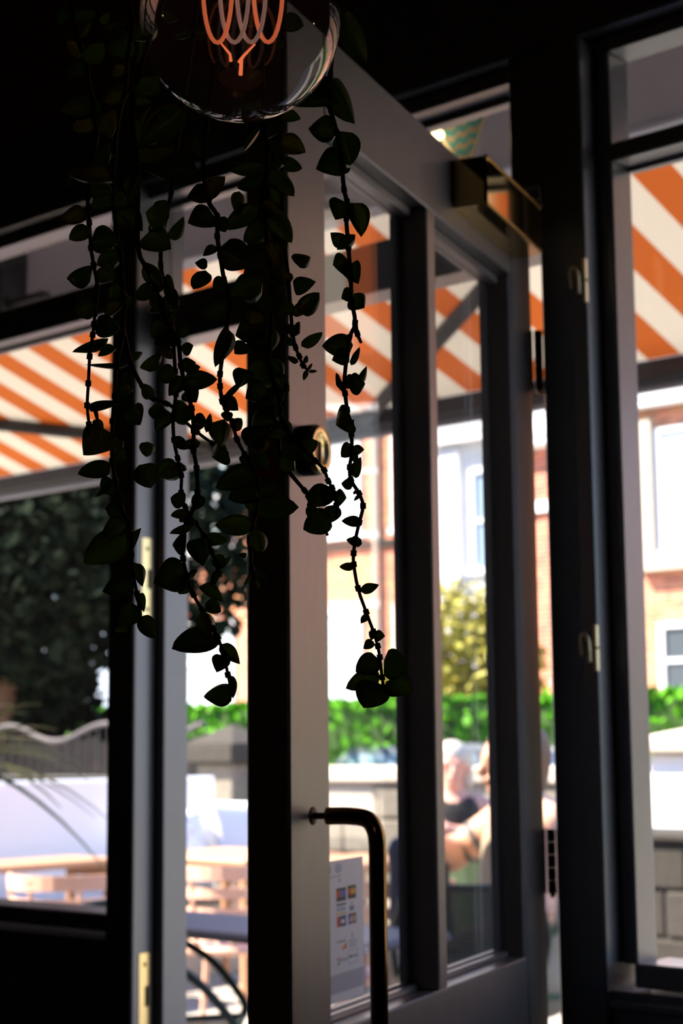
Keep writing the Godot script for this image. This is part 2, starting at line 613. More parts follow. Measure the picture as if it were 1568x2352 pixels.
	s = vine(pl, [Vector3(22, -26, 34), Vector3(5, -80, 49), Vector3(-9, -134, 62), Vector3(-17, -180, 69), Vector3(-16, -210, 68), Vector3(-14, -233, 66), Vector3(-14, -286, 66), Vector3(-9, -304, 61), Vector3(-4, -319, 57), Vector3(-1, -334, 54), Vector3(3, -347, 50), Vector3(8, -356, 47), Vector3(9, -374, 45), Vector3(12, -390, 43), Vector3(15, -405, 40), Vector3(16, -421, 39), Vector3(16, -435, 39), Vector3(18, -448, 38), Vector3(18, -465, 37), Vector3(17, -473, 38), Vector3(12, -488, 42), Vector3(11, -501, 44), Vector3(11, -512, 44), Vector3(13, -524, 42), Vector3(16, -537, 39), Vector3(21, -548, 35), Vector3(24, -555, 32), Vector3(27, -561, 30), Vector3(29, -567, 28), Vector3(32, -579, 25), Vector3(34, -593, 23), Vector3(36, -605, 21)])
	lf(s, -16, -173, 72, -5, -152, 61, 21.8, 2)
	lf(s, -20, -177, 70, -11, -178, 56, 8.5, 0)
	lf(s, -20, -188, 66, -21, -215, 66, 8.2, 1)
	lf(s, 13, -186, 43, -20, -213, 58, 26.0, 2)
	lf(s, 9, -221, 50, -2, -222, 72, 9.1, 0)
	lf(s, -5, -183, 57, -14, -198, 64, 9.1, 0)
	lf(s, -12, -234, 68, -18, -256, 71, 8.5, 1)
	lf(s, -22, -233, 69, -16, -251, 67, 8.2, 2)
	lf(s, 19, -232, 38, -5, -238, 73, 20.6, 2)
	lf(s, -21, -261, 75, -17, -277, 61, 12.7, 2)
	lf(s, 1, -269, 53, -18, -260, 62, 20.0, 2)
	lf(s, -15, -280, 62, 1, -294, 47, 20.6, 2)
	lf(s, -5, -317, 60, -19, -323, 66, 10.9, 0)
	lf(s, -1, -323, 55, -6, -331, 61, 10.3, 0)
	lf(s, 5, -317, 51, 4, -333, 44, 7.9, 2)
	lf(s, 2, -345, 52, -4, -354, 61, 13.9, 0)
	lf(s, 5, -334, 49, 4, -344, 55, 4.8, 1)
	lf(s, 6, -348, 47, 15, -346, 40, 9.7, 0)
	lf(s, 8, -351, 49, 3, -360, 50, 6.7, 1)
	lf(s, 7, -361, 44, 16, -357, 41, 10.3, 2)
	lf(s, 9, -373, 46, 19, -370, 40, 10.9, 2)
	lf(s, -15, -375, 62, -7, -358, 50, 10.9, 2)
	lf(s, 6, -362, 51, 1, -367, 58, 10.9, 0)
	lf(s, 9, -381, 49, -5, -382, 55, 12.7, 2)
	lf(s, 13, -378, 45, 21, -376, 37, 6.7, 0)
	lf(s, 11, -384, 44, 28, -383, 27, 12.1, 0)
	lf(s, 13, -390, 41, 17, -401, 35, 11.5, 2)
	lf(s, 18, -414, 42, 25, -417, 33, 10.9, 2)
	lf(s, 21, -430, 37, 9, -435, 48, 6.1, 4)
	lf(s, 7, -425, 49, 15, -435, 45, 7.3, 1)
	lf(s, 12, -471, 43, 4, -468, 50, 10.9, 0)
	lf(s, 19, -466, 38, 16, -478, 39, 9.1, 1)
	lf(s, 13, -480, 41, 7, -483, 53, 6.7, 0)
	lf(s, 17, -487, 41, 3, -493, 56, 6.1, 3)
	lf(s, 13, -481, 38, 7, -490, 39, 7.3, 2)
	lf(s, 12, -500, 42, 7, -501, 54, 12.7, 2)
	lf(s, 12, -522, 40, -6, -530, 60, 21.8, 2)
	lf(s, 13, -525, 41, 7, -537, 44, 11.5, 0)
	lf(s, 13, -524, 41, 17, -519, 37, 3.6, 1)
	lf(s, 17, -531, 34, 32, -547, 25, 8.5, 2)
	lf(s, 23, -543, 34, 29, -550, 25, 8.5, 0)
	lf(s, 23, -549, 37, 30, -571, 37, 11.5, 2)
	lf(s, 27, -566, 26, 13, -578, 57, 17.5, 0)
	lf(s, 28, -572, 25, 37, -588, 14, 9.1, 2)
	lf(s, 33, -580, 25, 31, -594, 32, 11.5, 2)
	lf(s, 35, -603, 19, 7, -609, 33, 13.9, 3)
	lf(s, 36, -593, 25, 39, -610, 24, 5.4, 1)
	lf(s, 13, -53, 42, 2, -65, 52, 11.6, 2)
	lf(s, 17, -46, 41, 31, -65, 36, 12.5, 2)
	lf(s, -3, -108, 55, 6, -111, 43, 10.6, 2)
	lf(s, -2, -119, 60, -9, -136, 73, 11.9, 2)
	lf(s, -17, -215, 65, -7, -218, 52, 11.1, 1)
	lf(s, -12, -297, 62, 5, -317, 60, 11.6, 1)
	lf(s, -4, -326, 54, 3, -332, 41, 10.1, 0)
	lf(s, 5, -355, 44, -10, -360, 54, 13.0, 2)
	lf(s, 14, -383, 46, 2, -397, 51, 10.2, 2)
	lf(s, 16, -403, 42, 4, -413, 51, 10.8, 2)
	s = vine(pl, [Vector3(-86, -327, 16), Vector3(-82, -352, 12), Vector3(-75, -371, 6), Vector3(-69, -380, 1), Vector3(-61, -384, -6), Vector3(-56, -389, -11), Vector3(-52, -396, -14), Vector3(-44, -406, -21), Vector3(-35, -415, -29), Vector3(-26, -423, -37)])
	lf(s, -87, -348, 12, -79, -337, 2, 7.1, 3)
	lf(s, -79, -387, 14, -69, -405, 10, 16.9, 2)
	lf(s, -66, -386, -7, -67, -406, 4, 13.0, 2)
	lf(s, -72, -413, 3, -72, -425, 4, 9.1, 0)
	lf(s, -51, -434, -11, -67, -443, 2, 13.6, 2)
	lf(s, -51, -429, -10, -52, -438, -5, 11.0, 2)
	lf(s, -26, -421, -36, -33, -427, -21, 17.5, 2)
	lf(s, -67, -381, 4, -72, -369, 8, 7.8, 0)
	lf(s, -70, -384, -1, -68, -396, -7, 9.7, 0)
	s = vine(pl, [Vector3(-34, 8, -23), Vector3(-44, -99, -15), Vector3(-51, -170, -8), Vector3(-54, -205, -5), Vector3(-55, -220, -4), Vector3(-58, -238, -2), Vector3(-61, -254, 0), Vector3(-61, -277, 1), Vector3(-59, -293, -1), Vector3(-57, -305, -3), Vector3(-55, -318, -5), Vector3(-54, -339, -6), Vector3(-53, -360, -7), Vector3(-52, -378, -7), Vector3(-54, -394, -6), Vector3(-53, -413, -6), Vector3(-51, -427, -8), Vector3(-49, -440, -10), Vector3(-49, -453, -10), Vector3(-47, -464, -12), Vector3(-44, -470, -14), Vector3(-41, -476, -17), Vector3(-36, -486, -21), Vector3(-32, -498, -25), Vector3(-28, -510, -28), Vector3(-27, -517, -30)])
	lf(s, -60, -255, -4, -50, -237, -12, 10.3, 1)
	lf(s, -62, -253, -1, -66, -247, 10, 11.6, 0)
	lf(s, -59, -288, -1, -67, -287, 4, 11.0, 0)
	lf(s, -58, -308, -4, -51, -302, -8, 9.7, 0)
	lf(s, -36, -486, -21, -18, -490, -28, 10.3, 0)
	lf(s, -37, -488, -17, -29, -511, -14, 16.2, 1)
	lf(s, -30, -501, -26, -24, -511, -29, 8.4, 0)
	lf(s, -29, -509, -31, -21, -501, -34, 3.9, 0)
	lf(s, -25, -512, -29, -28, -529, -21, 5.8, 1)
	lf(s, -51, -393, -4, -42, -402, -9, 8.4, 1)
	lf(s, -44, -469, -12, -48, -476, -7, 5.8, 0)
	lf(s, -33, -8, -20, -47, -22, -15, 12.0, 2)
	lf(s, -43, -93, -14, -57, -96, -8, 9.0, 2)
	lf(s, -44, -89, -16, -32, -94, -29, 10.7, 2)
	lf(s, -39, -48, -19, -32, -61, -34, 12.7, 2)
	lf(s, -51, -194, -4, -43, -203, -13, 9.6, 2)
	lf(s, -55, -229, -2, -66, -244, 5, 11.4, 2)
	lf(s, -61, -287, -2, -49, -300, -6, 10.0, 2)
	lf(s, -57, -295, 0, -61, -308, 13, 9.5, 2)
	lf(s, -55, -310, -2, -63, -319, 16, 12.4, 2)
	lf(s, -52, -385, -6, -45, -389, -19, 9.0, 2)
	s = vine(pl, [Vector3(19, -19, 10), Vector3(14, -112, 14), Vector3(10, -176, 18), Vector3(6, -213, 21), Vector3(9, -245, 19), Vector3(14, -258, 14), Vector3(14, -273, 14), Vector3(16, -288, 13), Vector3(18, -306, 11), Vector3(21, -325, 8), Vector3(19, -344, 10), Vector3(17, -359, 11), Vector3(16, -376, 13), Vector3(16, -385, 13), Vector3(17, -396, 12), Vector3(19, -402, 10), Vector3(22, -411, 7), Vector3(25, -424, 5), Vector3(29, -435, 1), Vector3(33, -445, -3), Vector3(36, -458, -5), Vector3(36, -469, -5), Vector3(35, -478, -4), Vector3(33, -489, -3), Vector3(32, -503, -2), Vector3(33, -518, -2), Vector3(34, -526, -4)])
	lf(s, 3, -196, 26, 9, -217, 18, 8.0, 1)
	lf(s, 8, -235, 17, -3, -245, 22, 11.7, 2)
	lf(s, 12, -246, 18, 22, -230, 12, 14.8, 1)
	lf(s, 12, -260, 13, -1, -269, 33, 19.7, 2)
	lf(s, 17, -260, 16, 23, -273, 14, 9.2, 0)
	lf(s, 19, -282, 15, 36, -296, -8, 18.5, 2)
	lf(s, 6, -298, 18, 1, -312, 27, 12.9, 0)
	lf(s, 11, -297, 21, 5, -294, 32, 7.4, 3)
	lf(s, 20, -306, 12, 17, -317, 21, 9.2, 0)
	lf(s, 21, -326, 9, 2, -330, 25, 16.6, 2)
	lf(s, 20, -341, 12, 20, -372, 27, 12.9, 2)
	lf(s, 16, -357, 10, 23, -351, 9, 8.0, 0)
	lf(s, 20, -398, 13, 38, -382, 4, 3.1, 4)
	lf(s, 9, -419, 20, 15, -406, 22, 4.9, 1)
	lf(s, 18, -409, 11, 20, -429, 15, 14.8, 1)
	lf(s, 18, -403, 8, 18, -412, 8, 7.4, 2)
	lf(s, 20, -416, 5, 25, -408, 0, 7.4, 0)
	lf(s, 28, -428, -1, 37, -415, -9, 16.0, 1)
	lf(s, 32, -431, -1, 41, -427, -13, 11.1, 0)
	lf(s, 31, -435, -3, 27, -446, -3, 11.1, 2)
	lf(s, 34, -434, -6, 39, -446, -12, 7.4, 0)
	lf(s, 36, -447, -3, 11, -460, 12, 15.4, 0)
	lf(s, 36, -460, -4, 26, -467, 15, 14.2, 0)
	lf(s, 39, -460, -3, 53, -458, -9, 12.9, 1)
	lf(s, 36, -469, -3, 32, -479, -1, 12.9, 2)
	lf(s, 37, -474, -3, 69, -476, -15, 14.8, 0)
	lf(s, 31, -486, -4, 11, -486, 14, 11.7, 0)
	lf(s, 36, -489, -1, 46, -506, 1, 12.9, 1)
	lf(s, 32, -507, 2, 28, -507, 8, 4.0, 3)
	lf(s, 31, -521, -5, 25, -528, -3, 3.4, 0)
	lf(s, 33, -521, -4, 42, -523, -8, 4.6, 0)
	lf(s, 34, -526, -3, 38, -532, -5, 4.0, 0)
	lf(s, 18, -54, 12, 15, -71, 26, 9.0, 2)
	lf(s, 18, -34, 10, 27, -37, -2, 8.3, 2)
	lf(s, 14, -86, 12, 12, -102, 21, 9.1, 2)
	lf(s, 8, -239, 19, -1, -246, 35, 10.9, 2)
	lf(s, 14, -282, 12, 6, -291, 21, 8.1, 2)
	lf(s, 18, -322, 6, 28, -325, -7, 10.4, 1)
	lf(s, 19, -392, 14, 31, -403, 8, 10.0, 2)
	s = vine(pl, [Vector3(19, -10, -23), Vector3(21, -101, -25), Vector3(22, -150, -26), Vector3(22, -180, -27), Vector3(24, -197, -28), Vector3(24, -216, -28), Vector3(21, -231, -25), Vector3(21, -241, -26), Vector3(23, -248, -27), Vector3(24, -269, -28), Vector3(26, -288, -30), Vector3(26, -311, -30), Vector3(26, -334, -30), Vector3(25, -351, -29), Vector3(25, -368, -29), Vector3(28, -381, -32), Vector3(31, -397, -34), Vector3(34, -412, -37), Vector3(42, -425, -44), Vector3(50, -436, -51), Vector3(55, -443, -55), Vector3(57, -451, -57), Vector3(59, -456, -59), Vector3(60, -462, -60), Vector3(61, -469, -61), Vector3(61, -479, -61)])
	lf(s, 22, -181, -24, 18, -203, -10, 4.4, 1)
	lf(s, 25, -214, -27, 1, -215, -12, 11.3, 0)
	lf(s, 23, -212, -31, 45, -236, -36, 13.8, 0)
	lf(s, 18, -223, -27, 9, -231, -11, 11.9, 0)
	lf(s, 9, -231, -14, 11, -249, -10, 8.2, 0)
	lf(s, 21, -223, -27, 25, -241, -30, 10.1, 2)
	lf(s, 19, -243, -25, -2, -261, -9, 14.4, 0)
	lf(s, 24, -243, -28, 41, -271, -38, 15.1, 0)
	lf(s, 26, -272, -27, 34, -302, -31, 11.9, 1)
	lf(s, 21, -301, -26, 8, -314, -6, 18.2, 2)
	lf(s, 22, -315, -26, 33, -327, -28, 14.4, 1)
	lf(s, 18, -324, -27, 14, -333, -20, 10.1, 0)
	lf(s, 16, -337, -20, 8, -343, -6, 15.1, 2)
	lf(s, 17, -337, -20, 19, -348, -21, 12.6, 2)
	lf(s, 26, -335, -30, 26, -354, -28, 12.6, 1)
	lf(s, 16, -351, -19, 10, -361, -6, 13.8, 2)
	lf(s, 12, -367, -20, 8, -385, -12, 13.8, 2)
	lf(s, 27, -368, -26, 9, -377, -18, 19.5, 2)
	lf(s, 27, -385, -27, 14, -394, -14, 19.5, 2)
	lf(s, 29, -395, -28, 20, -408, -12, 18.2, 2)
	lf(s, 22, -404, -25, 33, -385, -31, 15.7, 2)
	lf(s, 26, -379, -34, 28, -388, -39, 5.7, 0)
	lf(s, 30, -393, -35, 35, -376, -44, 5.3, 3)
	lf(s, 19, -289, -27, 14, -299, -14, 11.3, 0)
	lf(s, 23, -298, -29, 34, -309, -32, 11.3, 0)
	lf(s, 27, -319, -29, 36, -316, -35, 9.4, 0)
	lf(s, 32, -411, -38, 36, -408, -41, 8.8, 0)
	lf(s, 34, -414, -36, 27, -417, -27, 8.8, 0)
	lf(s, 40, -428, -45, 32, -431, -32, 9.4, 0)
	lf(s, 48, -436, -53, 36, -431, -42, 8.2, 0)
	lf(s, 42, -430, -45, 49, -421, -55, 11.3, 1)
	lf(s, 56, -456, -61, 46, -470, -47, 15.1, 0)
	lf(s, 58, -456, -61, 54, -471, -51, 13.2, 2)
	lf(s, 59, -477, -57, 48, -488, -38, 15.1, 0)
	lf(s, 59, -468, -63, 54, -481, -65, 11.3, 2)
	lf(s, 59, -464, -62, 68, -465, -67, 11.9, 2)
	lf(s, 29, -432, -37, 38, -442, -44, 11.9, 2)
	lf(s, 24, -95, -22, 10, -100, -17, 8.3, 1)
	lf(s, 18, -57, -27, 11, -66, -15, 9.6, 2)
	lf(s, 23, -75, -22, 32, -90, -26, 8.8, 2)
	lf(s, 22, -136, -25, 11, -145, -18, 9.0, 1)
	lf(s, 22, -159, -26, 4, -162, -18, 11.8, 1)
	lf(s, 22, -194, -29, 38, -207, -33, 9.5, 1)
	lf(s, 22, -206, -30, 30, -208, -44, 10.9, 2)
	lf(s, 20, -229, -27, 35, -246, -33, 11.9, 2)
	lf(s, 22, -240, -25, 35, -256, -29, 9.1, 1)
	lf(s, 21, -246, -29, 30, -251, -39, 8.2, 2)
	lf(s, 22, -258, -29, 15, -271, -13, 12.4, 0)
	lf(s, 27, -280, -27, 18, -292, -15, 11.7, 1)
	lf(s, 24, -294, -32, 43, -302, -39, 12.4, 2)
	lf(s, 27, -318, -30, 44, -325, -38, 10.7, 0)
	lf(s, 23, -345, -32, 12, -350, -17, 12.6, 1)
	lf(s, 24, -359, -30, 35, -374, -33, 10.6, 2)
	lf(s, 24, -372, -33, 34, -384, -41, 10.8, 1)
	lf(s, 31, -396, -34, 25, -406, -22, 9.4, 2)
	s = vine(pl, [Vector3(5, -405, -45), Vector3(12, -416, -51), Vector3(13, -426, -52), Vector3(18, -439, -56), Vector3(27, -454, -64), Vector3(29, -459, -66), Vector3(32, -468, -69), Vector3(36, -478, -72), Vector3(40, -488, -75)])
	lf(s, 27, -459, -68, 31, -449, -74, 4.2, 0)
	lf(s, 33, -469, -67, 30, -474, -63, 7.7, 0)
	lf(s, 31, -462, -64, 37, -470, -64, 5.8, 0)
	lf(s, 12, -425, -54, 8, -429, -46, 8.3, 0)
	s = vine(pl, [Vector3(18, -3, -49), Vector3(20, -107, -51), Vector3(18, -176, -50), Vector3(19, -238, -50), Vector3(20, -266, -51), Vector3(22, -293, -53), Vector3(23, -316, -54), Vector3(24, -333, -55), Vector3(26, -346, -56), Vector3(28, -353, -58), Vector3(30, -360, -60), Vector3(33, -364, -63)])
	lf(s, 27, -281, -54, 35, -269, -68, 12.1, 3)
	lf(s, 23, -301, -58, 41, -297, -64, 12.1, 1)
	lf(s, 30, -321, -57, 43, -305, -65, 11.5, 0)
	lf(s, 25, -318, -53, 32, -322, -62, 10.9, 2)
	lf(s, 25, -331, -54, 29, -335, -60, 11.5, 2)
	lf(s, 31, -346, -57, 43, -334, -67, 8.9, 0)
	lf(s, 23, -341, -59, 18, -345, -55, 8.9, 2)
	lf(s, 30, -358, -55, 26, -354, -47, 4.8, 0)
	lf(s, 30, -358, -61, 32, -352, -62, 3.2, 1)
	lf(s, 33, -364, -61, 31, -372, -59, 3.2, 0)
	lf(s, 33, -365, -63, 36, -364, -69, 2.6, 0)
	lf(s, 34, -364, -61, 37, -359, -63, 2.2, 0)
	lf(s, 22, -266, -51, 14, -253, -43, 9.6, 0)
	lf(s, 21, -297, -55, 18, -290, -47, 9.6, 0)
	lf(s, 22, -313, -52, 16, -323, -49, 9.6, 0)
	lf(s, 28, -336, -53, 21, -330, -48, 8.3, 0)
	lf(s, 20, -88, -50, 33, -93, -61, 10.5, 0)
	lf(s, 17, -9, -50, 29, -12, -65, 11.1, 0)
	lf(s, 22, -104, -48, 13, -112, -39, 8.7, 2)
	lf(s, 21, -168, -47, 35, -174, -56, 11.1, 2)
	lf(s, 19, -171, -49, 16, -192, -34, 11.6, 2)
	lf(s, 19, -186, -48, 35, -196, -60, 14.7, 1)
	lf(s, 18, -200, -51, 27, -204, -65, 10.3, 0)
	lf(s, 21, -260, -50, 11, -276, -41, 10.7, 2)
	s = vine(pl, [Vector3(58, -27, -25), Vector3(76, -68, -41), Vector3(79, -92, -44), Vector3(79, -113, -43), Vector3(78, -134, -42), Vector3(77, -151, -41), Vector3(76, -166, -41), Vector3(77, -178, -41), Vector3(80, -195, -44), Vector3(82, -214, -46), Vector3(84, -239, -47), Vector3(85, -248, -49), Vector3(85, -261, -48), Vector3(86, -283, -49), Vector3(87, -306, -50), Vector3(87, -323, -51), Vector3(89, -339, -52), Vector3(86, -350, -49), Vector3(84, -364, -48), Vector3(83, -385, -46), Vector3(83, -391, -47), Vector3(84, -403, -48), Vector3(86, -421, -50), Vector3(86, -435, -50), Vector3(85, -445, -49), Vector3(86, -454, -49), Vector3(90, -464, -53), Vector3(92, -473, -55), Vector3(90, -485, -53), Vector3(88, -497, -51), Vector3(87, -507, -50), Vector3(87, -515, -50), Vector3(89, -532, -52), Vector3(93, -549, -56), Vector3(97, -563, -59), Vector3(99, -573, -61), Vector3(100, -581, -62), Vector3(101, -595, -63), Vector3(102, -602, -63), Vector3(101, -609, -63)])
	lf(s, 80, -99, -47, 87, -138, -70, 19.1, 0)
	lf(s, 75, -150, -45, 80, -182, -67, 19.1, 1)
	lf(s, 77, -153, -40, 70, -172, -23, 12.9, 0)
	lf(s, 78, -167, -47, 61, -180, -15, 17.8, 1)
	lf(s, 80, -196, -44, 62, -193, -31, 18.5, 2)
	lf(s, 81, -194, -45, 89, -221, -48, 17.8, 1)
	lf(s, 82, -217, -51, 67, -227, -29, 20.3, 2)
	lf(s, 83, -226, -47, 86, -221, -52, 3.7, 0)
	lf(s, 86, -249, -45, 81, -267, -37, 16.6, 2)
	lf(s, 87, -249, -50, 92, -276, -55, 14.8, 1)
	lf(s, 86, -281, -46, 77, -271, -37, 9.8, 2)
	lf(s, 92, -274, -50, 86, -287, -37, 8.0, 2)
	lf(s, 87, -293, -48, 81, -297, -38, 14.8, 2)
	lf(s, 85, -293, -54, 92, -311, -54, 11.7, 1)
	lf(s, 89, -316, -49, 80, -321, -45, 11.1, 2)
	lf(s, 86, -317, -52, 96, -326, -57, 14.8, 2)
	lf(s, 86, -355, -53, 68, -355, -39, 14.2, 1)
	lf(s, 86, -363, -49, 75, -367, -40, 11.7, 2)
	lf(s, 88, -371, -48, 95, -358, -50, 4.3, 1)
	lf(s, 80, -383, -48, 76, -385, -44, 13.5, 2)
	lf(s, 81, -380, -49, 89, -385, -52, 8.0, 0)
	lf(s, 86, -385, -46, 99, -385, -50, 13.5, 2)
	lf(s, 90, -384, -56, 93, -369, -58, 4.9, 4)
	lf(s, 89, -410, -47, 82, -417, -32, 18.5, 2)
	lf(s, 85, -421, -52, 87, -409, -53, 3.7, 1)
	lf(s, 84, -428, -52, 81, -438, -43, 7.4, 0)
	lf(s, 86, -431, -50, 95, -431, -54, 7.4, 2)
	lf(s, 86, -434, -52, 87, -442, -53, 4.3, 0)
	lf(s, 88, -453, -52, 94, -438, -52, 7.4, 1)
	lf(s, 85, -457, -53, 79, -454, -42, 8.0, 3)
	lf(s, 93, -467, -51, 89, -470, -48, 2.8, 4)
	lf(s, 89, -465, -48, 96, -461, -50, 2.2, 3)
	lf(s, 91, -486, -54, 80, -484, -45, 7.4, 1)
	lf(s, 89, -500, -57, 80, -497, -50, 6.2, 0)
	lf(s, 89, -517, -48, 81, -517, -41, 4.6, 0)
	lf(s, 88, -534, -55, 102, -526, -60, 6.8, 3)
	lf(s, 92, -550, -57, 90, -558, -53, 4.6, 3)
	lf(s, 98, -568, -58, 97, -563, -53, 4.0, 0)
	lf(s, 96, -566, -61, 103, -567, -66, 7.4, 2)
	lf(s, 95, -570, -62, 88, -576, -54, 6.2, 3)
	lf(s, 101, -582, -59, 92, -592, -44, 12.9, 0)
	lf(s, 101, -592, -60, 77, -603, -50, 11.7, 0)
	lf(s, 101, -599, -59, 98, -618, -46, 19.7, 0)
	lf(s, 103, -583, -63, 121, -590, -69, 16.0, 0)
	lf(s, 104, -598, -64, 114, -615, -75, 16.6, 3)
	s = vine(pl, [Vector3(89, -339, -52), Vector3(90, -347, -53), Vector3(92, -354, -55)])

func make_bulb() -> void:
	var c := Vector3(0.7073, 1.7482, 1.3190)
	var b := thing("pendant_lamp", "large clear glass globe bulb with looping amber filament", "lamp", c)
	var st := mb()
	var prof := []
	for i in 27:
		var t := -PI / 2 + PI * 0.86 * i / 26.0
		prof.append(Vector2(0.0625 * cos(t), 0.0625 * sin(t)))
	prof.append(Vector2(0.021, 0.066))
	prof.append(Vector2(0.0165, 0.075))
	prof.append(Vector2(0.0145, 0.09))
	lathe(st, prof, 64)
	part("glass_globe", done(st), M.bulb, b)
	st = mb()
	lathe(st, [Vector2(0.0, 0.085), Vector2(0.0145, 0.085), Vector2(0.0148, 0.115), Vector2(0.02, 0.117), Vector2(0.021, 0.16), Vector2(0.012, 0.172), Vector2(0.004, 0.175), Vector2(0.0, 0.175)], 24)
	part("lamp_holder", done(st), M.brass_dull, b)
	part("flex", pipe([Vector3(0, 0.17, 0), Vector3(0, 0.7, 0), Vector3(0, 1.2018, 0)], 0.003), M.dark, b)
	# filament: tall loops side by side, seen from the room
	var side := Vector3(0.748, 0, -0.663)
	var fw := Vector3(0.663, 0, 0.748)
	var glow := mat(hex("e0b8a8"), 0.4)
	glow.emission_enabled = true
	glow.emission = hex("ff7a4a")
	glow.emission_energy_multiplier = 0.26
	var coil := mat(hex("d8c4bc"), 0.35)
	coil.emission_enabled = true
	coil.emission = hex("e8b0a0")
	coil.emission_energy_multiplier = 0.1
	for k in 4:
		var pts := []
		for i in 25:
			var t := TAU * i / 24.0 + PI / 2
			var u := float(i) / 24.0
			pts.append(side * (-0.0165 + k * 0.0105 + u * 0.0105 - 0.003 + cos(t) * 0.0062) + Vector3(0, 0.012 + sin(t) * 0.0255 , 0) + fw * sin(t * 1.0 + 0.6) * 0.004)
		var loop := part("filament_loop", pipe(pts, 0.0013, 0.0013, 8), glow if k == 0 or k == 3 else coil, b)
		tag(loop, "")
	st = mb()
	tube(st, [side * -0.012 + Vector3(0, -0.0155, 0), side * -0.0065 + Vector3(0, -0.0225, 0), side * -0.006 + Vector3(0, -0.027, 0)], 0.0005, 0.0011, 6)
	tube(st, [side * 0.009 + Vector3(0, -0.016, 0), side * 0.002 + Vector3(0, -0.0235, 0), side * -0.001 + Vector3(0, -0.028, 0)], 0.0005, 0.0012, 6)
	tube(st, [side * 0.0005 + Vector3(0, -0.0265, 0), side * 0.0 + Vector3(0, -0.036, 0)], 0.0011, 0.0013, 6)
	var reflected_glow := glow.duplicate()
	reflected_glow.emission_energy_multiplier = 0.5
	part("filament_reflection", done(st), reflected_glow, b)  # glowing wires standing in for the filament reflected in the globe
	part("glass_stem", pipe([Vector3(0, 0.09, 0), Vector3(0, 0.045, 0), Vector3(0, 0.036, 0)], 0.006, 0.003, 10), M.bulb, b)
	var li := OmniLight3D.new()
	li.name = "filament_light"
	li.light_color = hex("ff8a4a")
	li.light_energy = 0.00002
	li.light_size = 0.02
	li.omni_range = 12.0
	li.omni_attenuation = 2.0
	li.shadow_enabled = true
	b.add_child(li)
	li.position = Vector3(0, 0.055, 0)
	# the same lamps hang deeper in the cafe, behind the viewer; they show as orange dots in the brass and the near bulb
	var bright := glow.duplicate()
	bright.emission_energy_multiplier = 8.0
	for p in [Vector3(2.05, 1.9, 3.3), Vector3(-1.6, 1.95, 3.2)]:
		var o := b.duplicate()
		o.name = numbered("pendant_lamp")
		add_child(o)
		o.position = p
		o.set_meta("label", "clear globe pendant bulb deeper in the cafe, only reflected as orange dots")
		o.set_meta("group", "pendant bulbs deeper in the cafe")
		for ch in o.get_children():
			if ch.name.begins_with("flex"):
				ch.scale.y = (2.95 - p.y) / 1.2018
			elif ch.name.begins_with("filament_loop"):
				ch.material_override = bright
			elif ch is OmniLight3D:
				ch.light_energy = 0.02
				ch.light_color = hex("ffc48a")

